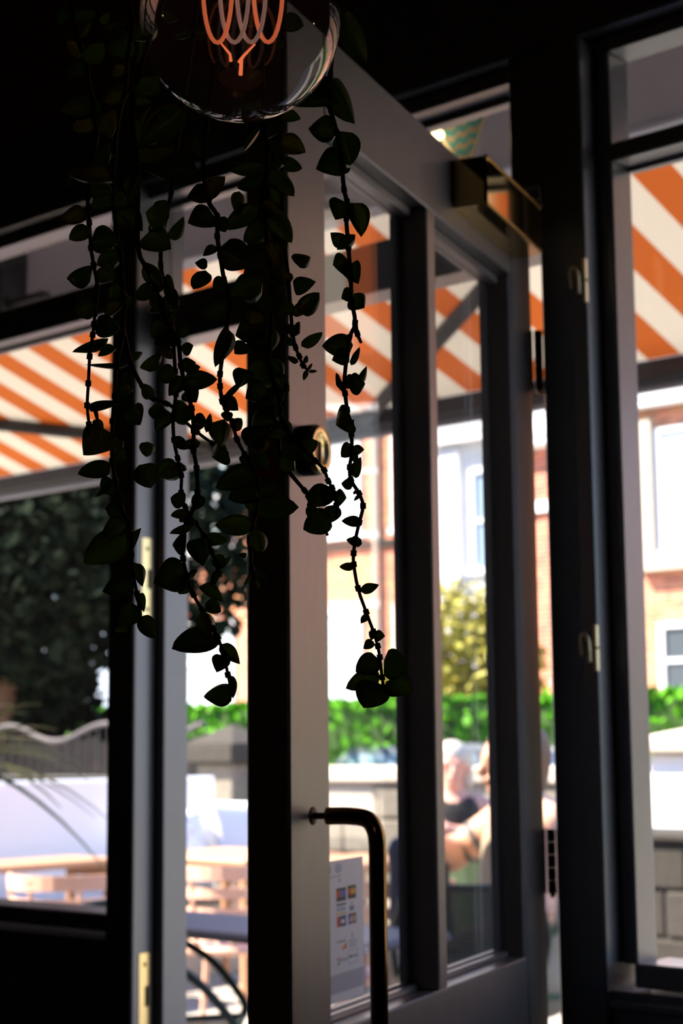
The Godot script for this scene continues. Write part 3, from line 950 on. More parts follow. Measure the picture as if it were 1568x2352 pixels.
# ---------- shopfront ----------
func make_room() -> void:
	struct("floor", "dark timber floor of the cafe", bx(-3.7, 2.8, -0.1, 0.0, -0.13, 5.4, 0.0), M.floor)
	struct("ceiling", "dark painted cafe ceiling", bx(-3.7, 2.8, 2.95, 3.1, 0.0, 5.4, 0.0), M.dark)
	struct("wall_back", "dark back wall of the cafe", bx(-3.7, 2.8, 0.0, 2.95, 5.2, 5.4, 0.0), M.dark)
	struct("wall_left", "dark side wall of the cafe", bx(-3.8, -3.6, 0.0, 2.95, -0.13, 5.2, 0.0), M.dark)
	struct("wall_right", "dark far side wall of the cafe", bx(2.6, 2.8, 0.0, 2.95, -0.13, 5.2, 0.0), M.dark)
	var f := thing("wall_front", "front wall of the shopfront around the windows and door", "", Vector3.ZERO, 0.0, "", "structure")
	part("lintel_wall", bx(-3.8, 2.8, 2.5, 3.5, -0.13, 0.0, 0.0), M.wall, f)
	part("stall_riser", bx(-3.6, -0.953, 0.0, 0.97, -0.12, -0.012, 0.0), M.paint, f)
	part("stall_riser", bx(0.096, 2.6, 0.0, 0.965, -0.12, -0.012, 0.0), M.paint, f)
	part("pier", bx(-3.6, -2.3, 0.97, 2.5, -0.12, -0.005, 0.0), M.wall, f)
	part("pier", bx(1.15, 2.6, 0.965, 2.5, -0.12, -0.005, 0.0), M.wall, f)
	part("dado_bead", bx(-3.6, -0.953, 0.955, 0.968, -0.02, -0.002, 0.003), M.paint, f)
	part("dado_bead", bx(0.096, 2.6, 0.94, 0.953, -0.02, -0.002, 0.003), M.paint, f)
	# frame of posts and head
	var t := thing("trim_1", "black painted timber frame of posts and head rails round the doorway", "", Vector3.ZERO, 0.0, "", "structure")
	part("head_beam", bx(-3.6, 2.6, 2.342, 2.5, -0.12, 0.0, 0.003), M.paint, t)
	part("head_bead", bx(-3.6, 2.6, 2.497, 2.515, -0.01, 0.022, 0.005), M.paint, t)
	part("head_bead", bx(-3.6, -0.953, 2.405, 2.425, -0.01, 0.012, 0.004), M.paint, t)
	part("door_post", bx(0.017, 0.096, 0.0, 2.342, -0.12, 0.0, 0.003), M.paint, t)
	part("fanlight_stile", bx(-0.036, 0.0165, 2.13, 2.342, -0.12, -0.004, 0.002), M.paint, t)
	var lp := part("door_post", bx(-0.953, -0.88, 0.0, 2.342, -0.12, 0.0, 0.003), M.paint, t)
	part("door_stop", bx(-0.8802, -0.858, 0.0, 2.045, -0.112, -0.052, 0.002), M.paint, t)
	part("door_stop", bx(-0.006, 0.0172, 0.0, 2.045, -0.112, -0.053, 0.002), M.paint, t)  # unseen hinge-side stop, added to block the bright reflection in the stile
	part("transom_bar", bx(-0.88, 0.017, 2.045, 2.13, -0.115, -0.053, 0.003), M.paint, t)
	# brass strike plates let into the left post
	for y in [1.605, 0.87]:
		var sp := boxes([[-0.8803, -0.8785, y - 0.075, y + 0.075, -0.042, -0.016]], 0.0006)
		var pl := part("strike_plate", sp, M.brass, lp)
		var st := mb()
		for dy in [-0.055, 0.055]:
			lathe(st, [Vector2(0.0, 0.0), Vector2(0.004, 0.0), Vector2(0.003, 0.0012), Vector2(0.0, 0.0014)], 10, Transform3D(Basis(Vector3(0, 0, 1), -PI / 2), Vector3(-0.8785, y + dy, -0.029)))
		box(st, Vector3(-0.8782, y, -0.034), Vector3(0.0012, 0.035, 0.008), 0.0)
		part("screw", done(st), M.hinge, pl)

func window_unit(called: String, label: String, x0: float, x1: float, y0: float, y1: float, b0: float, b1: float, left_frame: float, right_frame: float) -> void:
	var w := thing(called, label, "", Vector3.ZERO, 0.0, "", "structure")
	if left_frame > 0.0:
		part("sash_stile", bx(x0, x0 + left_frame, y0, y1, -0.095, -0.04, 0.003), M.paint, w)
	if right_frame > 0.0:
		part("sash_stile", bx(x1 - right_frame, x1, y0, y1, -0.095, -0.04, 0.003), M.paint, w)
	part("sill_rail", bx(x0 + left_frame, x1 - right_frame, y0 - 0.03, y0 + 0.003, -0.12, -0.03, 0.003), M.paint, w)
	part("sash_rail", bx(x0 + left_frame, x1 - right_frame, y1 - 0.022, y1, -0.095, -0.035, 0.003), M.paint, w)
	if b1 > b0:
		part("glazing_bar", bx(x0 + left_frame, x1 - right_frame, b0, b1, -0.1, -0.04, 0.003), M.paint, w)
		part("glazing_bead", bx(x0 + left_frame, x1 - right_frame, b0 - 0.006, b0, -0.1, -0.086, 0.001), M.paint, w)
	part("pane", bx(x0 + left_frame, x1 - right_frame, y0 + 0.003, b0, -0.088, -0.083, 0.0), M.pane, w)
	if b1 > b0:
		part("pane", bx(x0 + left_frame, x1 - right_frame, b1, y1 - 0.022, -0.088, -0.083, 0.0), M.pane, w)

func make_windows() -> void:
	window_unit("window_1", "large shop window left of the doorway with black sill", -2.3, -0.953, 1.003, 2.342, 2.125, 2.19, 0.03, 0.004)
	window_unit("window_2", "shop window right of the black door post", 0.096, 1.15, 0.998, 2.342, 2.152, 2.18, 0.025, 0.03)
	var w := thing("window_3", "fanlight pane above the open doorway", "", Vector3.ZERO, 0.0, "", "structure")
	part("pane", bx(-0.88, -0.036, 2.13, 2.325, -0.088, -0.083, 0.0), M.pane, w)
	part("sash_rail", bx(-0.88, -0.036, 2.318, 2.342, -0.1, -0.03, 0.003), M.paint, w)
	part("glazing_bead", bx(-0.88, -0.036, 2.308, 2.318, -0.1, -0.075, 0.002), M.paint, w)
	# brass catches on the right post
	for i in 2:
		var y: float = [1.968, 1.435][i]
		var k := thing("window_catch", ["small brass hook catch high on the black post beside the right window", "small brass hook catch low on the black post beside the right window"][i], "catch", Vector3(0.096, y, 0.0), 0.0, "brass catches on the door post")
		part("plate", boxes([[-0.004, 0.001, -0.033, -0.001, -0.006, 0.0025], [-0.004, 0.001, 0.001, 0.033, -0.006, 0.0025]], 0.001), M.brass_pale, k)
		part("hook", pipe(smooth([Vector3(-0.008, -0.02, 0.006), Vector3(-0.008, 0.008, 0.008), Vector3(-0.0105, 0.017, 0.009), Vector3(-0.0145, 0.02, 0.009), Vector3(-0.0185, 0.017, 0.009), Vector3(-0.02, 0.008, 0.008), Vector3(-0.02, -0.01, 0.006)], 4), 0.0028, 0.0028, 10), M.brass_pale, k)
		part("pin", pipe([Vector3(-0.014, 0.012, -0.003), Vector3(-0.014, 0.013, 0.008)], 0.0025), M.brass_dull, k)

# Small capitals on a 3 x 5 grid
const GLYPH := {"8": "111101111101111", "0": "111101101101111", "V": "101101101101010", "I": "111010010010111", "S": "111100111001111", "A": "010101111101101", "P": "111101111100100", "a": "000011101101011", "y": "101101011001110", "G": "111100101101111", "D": "110101101101110", "C": "111100100100111", "O": "111101101101111", "R": "110101110101101", "E": "111100110100111", "B": "110101110101110", "J": "001001001101111"}

func write(im: Image, s: String, x: int, y: int, k: int, c: Color) -> void:
	for ch in s:
		if GLYPH.has(ch):
			var g: String = GLYPH[ch]
			for i in 15:
				if g[i] == "1":
					im.fill_rect(Rect2i(x + (i % 3) * k, y + (i / 3) * k, k, k), c)
		x += 4 * k

func disc(im: Image, cx: int, cy: int, r: int, c: Color, r_in := 0) -> void:
	for y in range(cy - r, cy + r + 1):
		for x in range(cx - r, cx + r + 1):
			var d := Vector2(x - cx, y - cy).length()
			if d <= r and d >= r_in and x >= 0 and y >= 0 and x < im.get_width() and y < im.get_height():
				im.set_pixel(x, y, c)

func notice_image() -> ImageTexture:
	var im := Image.create(644, 600, false, Image.FORMAT_RGB8)
	im.fill(hex("f4f4f8"))
	var blue := hex("44629a")
	write(im, "80", 210, 40, 11, blue)
	disc(im, 370, 66, 36, hex("8fa0bc"))
	disc(im, 370, 66, 28, hex("e2e6ee"))
	im.fill_rect(Rect2i(364, 48, 10, 36), blue)
	for i in 22:
		im.fill_rect(Rect2i(180 + i * 10, 122 + (i % 3), 7, 9), hex("8190ac"))
	im.fill_rect(Rect2i(370, 152, 22, 22), hex("9db0cc"))
	# first row: overlapping discs on black
	im.fill_rect(Rect2i(348, 226, 104, 106), hex("15151c"))
	disc(im, 380, 272, 30, hex("e0402a"))
	disc(im, 420, 272, 30, hex("2f7ad8"))
	im.fill_rect(Rect2i(470, 222, 92, 106), hex("2a1c16"))
	disc(im, 500, 268, 28, hex("e0502a"))
	disc(im, 532, 268, 28, hex("f0b030"))
	# second row
	im.fill_rect(Rect2i(346, 350, 104, 16), hex("2b3f86"))
	write(im, "VISA", 352, 378, 6, hex("33549a"))
	im.fill_rect(Rect2i(346, 424, 104, 14), hex("d8bb4a"))
	im.fill_rect(Rect2i(508, 350, 14, 30), hex("9db4d4"))
	im.fill_rect(Rect2i(492, 388, 46, 36), hex("4a6ea8"))
	im.fill_rect(Rect2i(500, 398, 30, 14), hex("8ea8d0"))
	# third row
	im.fill_rect(Rect2i(350, 450, 34, 86), hex("cf3a34"))
	im.fill_rect(Rect2i(384, 450, 66, 86), hex("1f4d8c"))
	im.fill_rect(Rect2i(396, 480, 40, 30), hex("e8eef4"))
	im.fill_rect(Rect2i(474, 446, 30, 86), hex("2c62a8"))
	im.fill_rect(Rect2i(504, 446, 30, 86), hex("d2483e"))
	im.fill_rect(Rect2i(534, 446, 30, 86), hex("4d8c56"))
	write(im, "JCB", 480, 476, 7, hex("f0f0f4"))
	return ImageTexture.create_from_image(im)

func notice_lower() -> ImageTexture:
	var im := Image.create(644, 520, false, Image.FORMAT_RGB8)
	im.fill(hex("f4f4f8"))
	im.fill_rect(Rect2i(510, 0, 12, 46), hex("8fa8cc"))
	write(im, "DISCOVER", 350, 44, 3, hex("33343c"))
	for i in 60:
		im.fill_rect(Rect2i(395 + i, 118 - i, 1, i), hex("ea9a34"))
	for j in 3:
		im.fill_rect(Rect2i(476, 60 + j * 22, 88, 9), hex("a4a8b8"))
	im.fill_rect(Rect2i(352, 176, 16, 20), hex("d84a3c"))
	im.fill_rect(Rect2i(356, 214, 18, 20), hex("4a8a54"))
	write(im, "GPay", 372, 184, 6, hex("7c8698"))
	im.fill_rect(Rect2i(470, 138, 106, 108), hex("b6b8c4"))
	im.fill_rect(Rect2i(475, 143, 96, 98), hex("f4f4f8"))
	disc(im, 494, 190, 12, hex("26262c"))
	write(im, "Pay", 512, 180, 5, hex("3a3a42"))
	im.fill_rect(Rect2i(0, 300, 644, 150), hex("c4c8d2"))
	for j in 5:
		im.fill_rect(Rect2i(20, 322 + j * 25, 600, 5), hex("a4aabc"))
	return ImageTexture.create_from_image(im)

func make_door() -> void:
	var d := thing("door_1", "open black timber door with two tall glazed panes, brass fittings and pull handle", "door", Vector3.ZERO, deg_to_rad(-71.908), "", "structure")
	var P: Material = M.door
	part("stile", bx(0.753, 0.85, 0.008, 2.075, 0.0, 0.048, 0.003), P, d)
	part("stile", bx(0.0, 0.096, 0.008, 2.075, 0.0, 0.048, 0.006), P, d)
	part("mullion", bx(0.412, 0.441, 1.015, 1.97, 0.0, 0.048, 0.002), P, d)
	part("top_rail", bx(0.096, 0.753, 1.97, 2.075, 0.0, 0.048, 0.002), P, d)
	part("lock_rail", bx(0.096, 0.753, 0.82, 1.015, 0.0, 0.048, 0.002), P, d)
	part("bottom_rail", bx(0.096, 0.753, 0.008, 0.22, 0.0, 0.048, 0.002), P, d)
	part("panel", bx(0.096, 0.753, 0.22, 0.82, 0.014, 0.034, 0.0), P, d)
	for e in [[0.096, 0.412], [0.441, 0.753]]:
		part("pane", bx(e[0], e[1], 1.015, 1.97, 0.0345, 0.0385, 0.0), M.pane, d)
		part("glazing_bead", boxes([[e[0], e[1], 1.015, 1.024, 0.0385, 0.047], [e[0], e[1], 1.961, 1.97, 0.0385, 0.047], [e[0], e[0] + 0.009, 1.024, 1.961, 0.0385, 0.047], [e[1] - 0.009, e[1], 1.024, 1.961, 0.0385, 0.047]], 0.001), P, d)
		part("inner_bead", boxes([[e[0], e[1], 1.0152, 1.022, 0.026, 0.0344], [e[0], e[1], 1.958, 1.9698, 0.02, 0.0344]], 0.001), P, d)
	# door closer: rounded brass case with its arm
	var st := mb()
	var o := PackedVector2Array()
	o.append(Vector2(0.341, 0.0))
	o.append(Vector2(0.341, 0.043))
	o.append(Vector2(0.338, 0.047))
	for i in 9:
		var t := PI / 2 * i / 8.0
		o.append(Vector2(0.112 - 0.03 * sin(t), 0.017 + 0.03 * cos(t)))
	o.append(Vector2(0.082, 0.0))
	prism(st, o, 1.997, 2.062, Transform3D(Basis(Vector3(1, 0, 0), Vector3(0, 0, -1), Vector3(0, 1, 0)), Vector3.ZERO))
	var cl := part("door_closer", done(st), M.brass_polished, d)
	tag(cl, "polished brass door closer case")
	part("closer_rim", boxes([[0.1, 0.342, 1.9955, 1.9995, -0.0485, -0.043], [0.1, 0.342, 2.0595, 2.0635, -0.0485, -0.043]], 0.001), M.brass_dull, cl)
	st = mb()
	lathe(st, [Vector2(0, 0), Vector2(0.007, 0), Vector2(0.007, 0.01), Vector2(0.0, 0.01)], 14, Transform3D(Basis(), Vector3(0.13, 2.062, -0.024)))
	part("spindle", done(st), M.brass_dull, cl)
	part("closer_arm", pipe([Vector3(0.13, 2.07, -0.024), Vector3(0.05, 2.085, -0.03), Vector3(-0.06, 2.088, 0.04)], 0.006), M.hinge, cl)
	# pull handle
	st = mb()
	var top := smooth([Vector3(0.797, 1.232, -0.016), Vector3(0.797, 1.232, -0.042), Vector3(0.7975, 1.2285, -0.06), Vector3(0.798, 1.216, -0.0685), Vector3(0.798, 1.195, -0.07)], 5)
	var path := top.duplicate()
	path.append(Vector3(0.798, 1.0, -0.07))
	path.append(Vector3(0.798, 0.8, -0.07))
	for i in range(top.size() - 1, -1, -1):
		path.append(Vector3(top[i].x, 1.98 - top[i].y, top[i].z))
	tube(st, path, 0.0088, 0.0088, 18)
	var hd := part("pull_handle", done(st), M.bronze, d)
	tag(hd, "tubular bronze pull handle")
	part("bolt", pipe([Vector3(0.797, 1.232, 0.001), Vector3(0.797, 1.232, -0.017)], 0.0035), M.hinge, hd)
	part("bolt", pipe([Vector3(0.797, 0.748, 0.001), Vector3(0.797, 0.748, -0.017)], 0.0035), M.hinge, hd)
	st = mb()
	lathe(st, [Vector2(0, 0), Vector2(0.0095, 0), Vector2(0.0085, 0.0012), Vector2(0.0, 0.0016)], 16, Transform3D(Basis(Vector3(1, 0, 0), -PI / 2), Vector3(0.797, 1.232, 0.0)))
	part("rose", done(st), mat(hex("6b4a33"), 0.7), hd)
	# lock with keyhole slot
	st = mb()
	var lx := Transform3D(Basis(Vector3(1, 0, 0), -PI / 2), Vector3(0.816, 1.6, 0.0))
	lathe(st, [Vector2(0.0255, 0.0), Vector2(0.0255, 0.018), Vector2(0.0235, 0.022), Vector2(0.0175, 0.022), Vector2(0.0155, 0.0195), Vector2(0.0, 0.0195)], 36, lx)
	var lk := part("lock", done(st), M.brass, d)
	tag(lk, "round brass lock")
	part("lock_sleeve", lathe_mesh([Vector2(0.0262, 0.0), Vector2(0.0262, 0.017), Vector2(0.0255, 0.0172)], 36, lx), M.hinge, lk)
	part("key_slot", bx(0.8135, 0.8185, 1.586, 1.608, -0.0202, -0.0185, 0.0), M.dark, lk)
	var fp := part("latch_plate", bx(0.8498, 0.8512, 1.555, 1.645, 0.012, 0.036, 0.0004), mat(hex("9a5a2c"), 0.35, 0.8), d)
	part("latch", bx(0.851, 0.858, 1.59, 1.61, 0.018, 0.03, 0.002), M.brass_dull, fp)
	# hinges
	for y in [1.865, 1.137, 0.3]:
		st = mb()
		for k in 5:
			lathe(st, [Vector2(0, 0), Vector2(0.0065, 0), Vector2(0.0065, 0.0172), Vector2(0, 0.0172)], 12, Transform3D(Basis(), Vector3(-0.006, y - 0.045 + k * 0.018, -0.007)))
		var hg := part("hinge", done(st), M.hinge, d)
		part("hinge_leaf", bx(-0.0012, 0.0, y - 0.045, y + 0.045, 0.0, 0.034, 0.0), M.hinge, hg)
		part("finial", lathe_mesh([Vector2(0, -0.008), Vector2(0.005, -0.003), Vector2(0.004, 0.0)], 10, Transform3D(Basis(), Vector3(-0.006, y - 0.045, -0.007))), M.brass_dull, hg)
	# payment notice stuck on the glass near the free edge
	var n := thing("payment_notice", "white notice of card payment logos stuck inside the door glass beside the handle", "notice", Vector3.ZERO, deg_to_rad(-71.908))
	for k in 2:
		st = mb()
		st.set_smooth_group(-1)
		var y1: float = [1.179, 1.0995][k]
		var y0: float = [1.0995, 1.03][k]
		var vs := [[Vector3(0.75, y1, 0.0338), Vector2(0, 0)], [Vector3(0.589, y1, 0.0338), Vector2(1, 0)], [Vector3(0.589, y0, 0.0338), Vector2(1, 1)], [Vector3(0.75, y0, 0.0338), Vector2(0, 1)]]
		for i in [0, 1, 2, 0, 2, 3]:
			st.set_uv(vs[i][1])
			st.add_vertex(vs[i][0])
		var pm := mat(Color.WHITE, 0.5)
		pm.albedo_texture = notice_image() if k == 0 else notice_lower()
		part("printed_sheet", done(st), pm, n)
	part("backing", bx(0.589, 0.75, 1.03, 1.179, 0.0339, 0.0344, 0.0), M.white, n)

func lathe_mesh(prof: Array, n := 24, xf := Transform3D()) -> ArrayMesh:
	var st := mb()
	lathe(st, prof, n, xf)
	return done(st)

# ---------- just outside the glass ----------
func awning_y(z: float) -> float:
	return 2.36 + 0.35 * (z + 2.0)

func make_awning() -> void:
	var a := thing("awning", "orange and cream striped awning stretched over the terrace on folding arms", "awning")
	for k in range(-22, 38):
		var x1 := -0.588 - 0.105 * k
		var x0 := x1 - 0.105
		var st := mb()
		for i in 6:
			var za := -0.45 - 1.55 * i / 6.0
			var zb := -0.45 - 1.55 * (i + 1) / 6.0
			var ya := awning_y(za) - 0.012 * sin(PI * i / 6.0)
			var yb := awning_y(zb) - 0.012 * sin(PI * (i + 1) / 6.0)
			quad(st, Vector3(x0, ya, za), Vector3(x1, ya, za), Vector3(x1, yb, zb), Vector3(x0, yb, zb), Vector3.DOWN)
		part("stripe", done(st), M.cream if posmod(k, 2) == 0 else M.orange, a)
	part("front_bar", bx(-4.6, 1.75, 2.298, 2.362, -2.06, -1.995, 0.01), M.iron, a)
	part("front_lip", bx(-4.6, 1.75, 2.278, 2.298, -2.055, -2.035, 0.003), mat(hex("a8a8b0"), 0.4), a)
	part("roller", pipe([Vector3(-4.6, 2.96, -0.47), Vector3(1.75, 2.96, -0.47)], 0.06, 0.06, 16), M.iron, a)
	for s in [[Vector3(-4.9, 2.70, -0.92), Vector3(-2.75, 2.335, -2.0), Vector3(-2.9, 2.8, -0.42)], [Vector3(-0.75, 2.60, -1.25), Vector3(-2.05, 2.33, -2.0), Vector3(0.1, 2.80, -0.42)]]:
		var st := mb()
		tube(st, [s[0], s[1]], 0.026, 0.024, 10)
		var ar := part("folding_arm", done(st), M.iron, a)
		part("upper_arm", pipe([s[2], s[0]], 0.024, 0.026, 10), M.iron, ar)
		part("elbow", lathe_mesh([Vector2(0, -0.035), Vector2(0.04, -0.035), Vector2(0.04, 0.035), Vector2(0, 0.035)], 16, Transform3D(Basis(), s[0])), mat(hex("5a5a66"), 0.3, 0.6), ar)
	for x in [-3.4, -1.66, 0.9]:
		part("bracket", boxes([[x - 0.035, x + 0.035, 2.27, 2.52, -0.33, -0.25], [x - 0.06, x + 0.16, 2.29, 2.31, -0.3, -0.27]], 0.005), M.iron, a)
	# board above the windows, behind the awning roller
	var f := thing("fascia_board", "pale grey fascia board seen through the upper panes behind the bunting", "fascia")
	part("board", bx(-4.6, 2.6, 2.325, 2.88, -0.38, -0.35, 0.004), M.grey_board, f)
	part("soffit_strip", bx(-4.6, 2.6, 2.86, 2.9, -0.36, -0.13, 0.002), M.grey_board, f)
	part("moulding", bx(-4.6, 2.6, 2.312, 2.327, -0.39, -0.335, 0.004), M.grey_board, f)
	# bunting pennant
	var im := Image.create(128, 128, false, Image.FORMAT_RGB8)
	for y in 128:
		for x in 128:
			var zig := absf(fposmod(x / 21.0, 1.0) - 0.5) * 12.0
			im.set_pixel(x, y, hex("3f8fa0") if fposmod((y + zig) / 17.0, 1.0) < 0.52 else hex("a0928a"))
	var fm := leafy(Color.WHITE, Color(0.3, 0.3, 0.3), 0.9)
	fm.albedo_texture = ImageTexture.create_from_image(im)
	var p := thing("bunting_pennant", "triangular teal zigzag bunting flag with cream edging seen through the fanlight", "bunting", Vector3(-0.33, 2.455, -0.3))
	var st := mb()
	for q in [[Vector2(-0.13, 0.056), Vector2(-0.2, 1.3)], [Vector2(0.09, 0.075), Vector2(1.2, 1.3)], [Vector2(-0.012, -0.15), Vector2(0.5, 0)]]:
		st.set_uv(q[1])
		st.add_vertex(Vector3(q[0].x, q[0].y, 0.0))
	part("cloth", done(st), fm, p)
	part("edging", pipe([Vector3(-0.135, 0.059, 0.001), Vector3(0.094, 0.079, 0.001), Vector3(-0.012, -0.158, 0.001), Vector3(-0.135, 0.059, 0.001)], 0.0055, 0.0055, 6), M.cream, p)
	part("string", pipe([Vector3(-0.6, 0.03, 0.0), Vector3(-0.135, 0.06, 0), Vector3(0.094, 0.08, 0), Vector3(0.5, 0.2, 0)], 0.003, 0.003, 6), M.cream, p)
	# glowing bulbs standing in for an indoor lamp reflected in the fanlight
	var lm := mat(hex("fff0c8"), 0.4)
	lm.emission_enabled = true
	lm.emission = hex("ffe6a8")
	lm.emission_energy_multiplier = 4.0
	var g := thing("reflected_lamp_pair", "pair of small glowing warm bulbs in front of the bunting flag, standing in for a lamp reflection", "light", Vector3(-0.388, 2.383, -0.275))
	for k in 2:
		var x := -0.0065 + k * 0.013
		part("reflected_bulb", lathe_mesh([Vector2(0, -0.009), Vector2(0.006, -0.006), Vector2(0.0085, 0.0), Vector2(0.006, 0.006), Vector2(0.003, 0.009), Vector2(0.0, 0.0092)], 14, Transform3D(Basis(), Vector3(x, 0, 0))), lm, g)
		var li := OmniLight3D.new()
		li.name = "bulb_light"
		li.light_color = hex("ffd890")
		li.light_energy = 0.0008
		li.light_size = 0.01
		li.omni_range = 10.0
		li.omni_attenuation = 2.0
		li.shadow_enabled = true
		g.add_child(li, true)
		li.position = Vector3(x, 0, 0.0)
	part("flex", pipe([Vector3(-0.4, 0.03, -0.005), Vector3(-0.006, 0.012, 0), Vector3(0.0065, 0.012, 0), Vector3(0.4, 0.1, -0.005)], 0.0015, 0.0015, 6), M.hinge, g)

# ---------- terrace ----------
func leg_tube(a: Vector3, b: Vector3, r: float, m: Material, o: Node3D) -> void:
	part("leg", pipe([a, b], r, r * 0.85, 10), m, o)

func table(label: String, at: Vector3, sx: float, sz: float, h: float, m: Material, th := 0.035, aprons := true) -> void:
	var t := thing("terrace_table", label, "table", at)
	part("tabletop", bx(-sx / 2, sx / 2, h - th, h, -sz / 2, sz / 2, 0.01), m, t)
	for z in [-sz / 2 + 0.07, sz / 2 - 0.07] if aprons else []:
		part("apron", bx(-sx / 2 + 0.06, sx / 2 - 0.06, h - th - 0.06, h - th, z - 0.01, z + 0.01, 0.002), m, t)
	for x in [-1, 1]:
		for z in [-1, 1]:
			leg_tube(Vector3(x * (sx / 2 - 0.06), h - th, z * (sz / 2 - 0.06)), Vector3(x * (sx / 2 - 0.05), 0.0, z * (sz / 2 - 0.05)), 0.028, m, t)

# curved bands on a slim frame; the seat faces -z of the chair
func band_chair(label: String, at: Vector3, turn: float, m: Material) -> void:
	var c := thing("band_back_chair", label, "chair", at, turn, "pink band-back terrace chairs")
	var st := mb()
	lathe(st, [Vector2(0, 0.43), Vector2(0.21, 0.43), Vector2(0.225, 0.44), Vector2(0.225, 0.455), Vector2(0.21, 0.465), Vector2(0.0, 0.46)], 28)
	part("seat", done(st), m, c)
	for k in 4:
		var y := 0.775 - k * 0.085
		var r := 0.235 - k * 0.012
		st = mb()
		var n := 16
		var hw := 0.022 if k > 0 else 0.03
		for i in n:
			var t0 := PI * (0.02 + 0.96 * i / n)
			var t1 := PI * (0.02 + 0.96 * (i + 1) / n)
			for rr in [r, r + 0.012]:
				var sg := 1.0 if rr > r else -1.0
				quad(st, Vector3(cos(t0) * rr, y - hw, sin(t0) * rr), Vector3(cos(t1) * rr, y - hw, sin(t1) * rr), Vector3(cos(t1) * rr, y + hw, sin(t1) * rr), Vector3(cos(t0) * rr, y + hw, sin(t0) * rr), Vector3(cos(t0), 0, sin(t0)) * sg)
			for yy in [-1.0, 1.0]:
				quad(st, Vector3(cos(t0) * r, y + hw * yy, sin(t0) * r), Vector3(cos(t1) * r, y + hw * yy, sin(t1) * r), Vector3(cos(t1) * (r + 0.012), y + hw * yy, sin(t1) * (r + 0.012)), Vector3(cos(t0) * (r + 0.012), y + hw * yy, sin(t0) * (r + 0.012)), Vector3(0, yy, 0))
		part("back_band", done(st), m, c)
	for t in [0.06, 0.36, 0.64, 0.94]:
		var a: float = PI * t
		part("upright", pipe([Vector3(cos(a) * 0.2, 0.45, sin(a) * 0.2), Vector3(cos(a) * 0.243, 0.79, sin(a) * 0.243)], 0.009), m, c)
	for q in [[-1, -1], [1, -1], [-1, 1], [1, 1]]:
		leg_tube(Vector3(q[0] * 0.15, 0.44, q[1] * 0.15), Vector3(q[0] * 0.2, 0.0, q[1] * 0.2), 0.014, m, c)

# metal chair with perforated sheet back and seat and looped tube arms; the seat faces -z
func metal_chair(label: String, at: Vector3, turn: float, m: Material, grp: String, bh := 0.82) -> void:
	var c := thing("metal_chair", label, "chair", at, turn, grp)
	var holes := Image.create(64, 64, false, Image.FORMAT_RGBA8)
	for y in 64:
		for x in 64:
			var d := Vector2(x % 32 - 16, y % 32 - 16).length()
			holes.set_pixel(x, y, Color(1, 1, 1, 0.0 if d < 5.0 else 1.0))
	var sheet: StandardMaterial3D = m.duplicate()
	if not M.has("holes"):
		M.holes = ImageTexture.create_from_image(holes)
	sheet.albedo_texture = M.holes
	sheet.transparency = BaseMaterial3D.TRANSPARENCY_ALPHA_SCISSOR
	sheet.uv1_scale = Vector3(36, 36, 1)
	var st := mb()
	var n := 8
	st.set_smooth_group(-1)
	for i in n:
		for j in 2:
			var ta := PI * (0.12 + 0.76 * i / n)
			var tb := PI * (0.12 + 0.76 * (i + 1) / n)
			var ya := 0.5 + (bh - 0.5) * j / 2.0
			var yb := 0.5 + (bh - 0.5) * (j + 1) / 2.0
			var vs := [[ta, ya], [tb, ya], [tb, yb], [ta, yb]]
			for q in [0, 1, 2, 0, 2, 3]:
				var t: float = vs[q][0]
				var y: float = vs[q][1]
				st.set_uv(Vector2(t / PI, y))
				st.add_vertex(Vector3(cos(t) * (0.22 + 0.03 * (y - 0.5)), y, 0.02 + sin(t) * (0.2 + 0.12 * (y - 0.5))))
	part("backrest", done(st), sheet, c)
	st = mb()
	var vs2 := [Vector3(-0.21, 0.455, -0.22), Vector3(0.21, 0.455, -0.22), Vector3(0.19, 0.44, 0.2), Vector3(-0.19, 0.44, 0.2)]
	for q in [0, 1, 2, 0, 2, 3]:
		st.set_uv(Vector2(vs2[q].x, vs2[q].z) * 2.0)
		st.add_vertex(vs2[q])
	part("seat", done(st), sheet, c)
	part("seat_rim", pipe([vs2[0], vs2[1], vs2[2], vs2[3], vs2[0]], 0.011, 0.011, 8), m, c)
	var rim := []
	for i in 13:
		var t := PI * (0.12 + 0.76 * i / 12.0)
		rim.append(Vector3(cos(t) * 0.2296, bh, 0.02 + sin(t) * (0.2 + 0.12 * (bh - 0.5))))
	part("back_rim", pipe(rim, 0.011, 0.011, 8), m, c)
	for s in [-1.0, 1.0]:
		part("arm", pipe(smooth([Vector3(s * 0.215, bh - 0.03, 0.1), Vector3(s * 0.25, 0.7, 0.0), Vector3(s * 0.255, 0.62, -0.12), Vector3(s * 0.235, 0.5, -0.22), Vector3(s * 0.21, 0.455, -0.22)], 4), 0.014, 0.014, 8), m, c)
	for q in [[-1, -1], [1, -1], [-1, 1], [1, 1]]:
		leg_tube(Vector3(q[0] * 0.19, 0.45, q[1] * 0.19), Vector3(q[0] * 0.22, 0.0, q[1] * 0.24), 0.011, m, c)

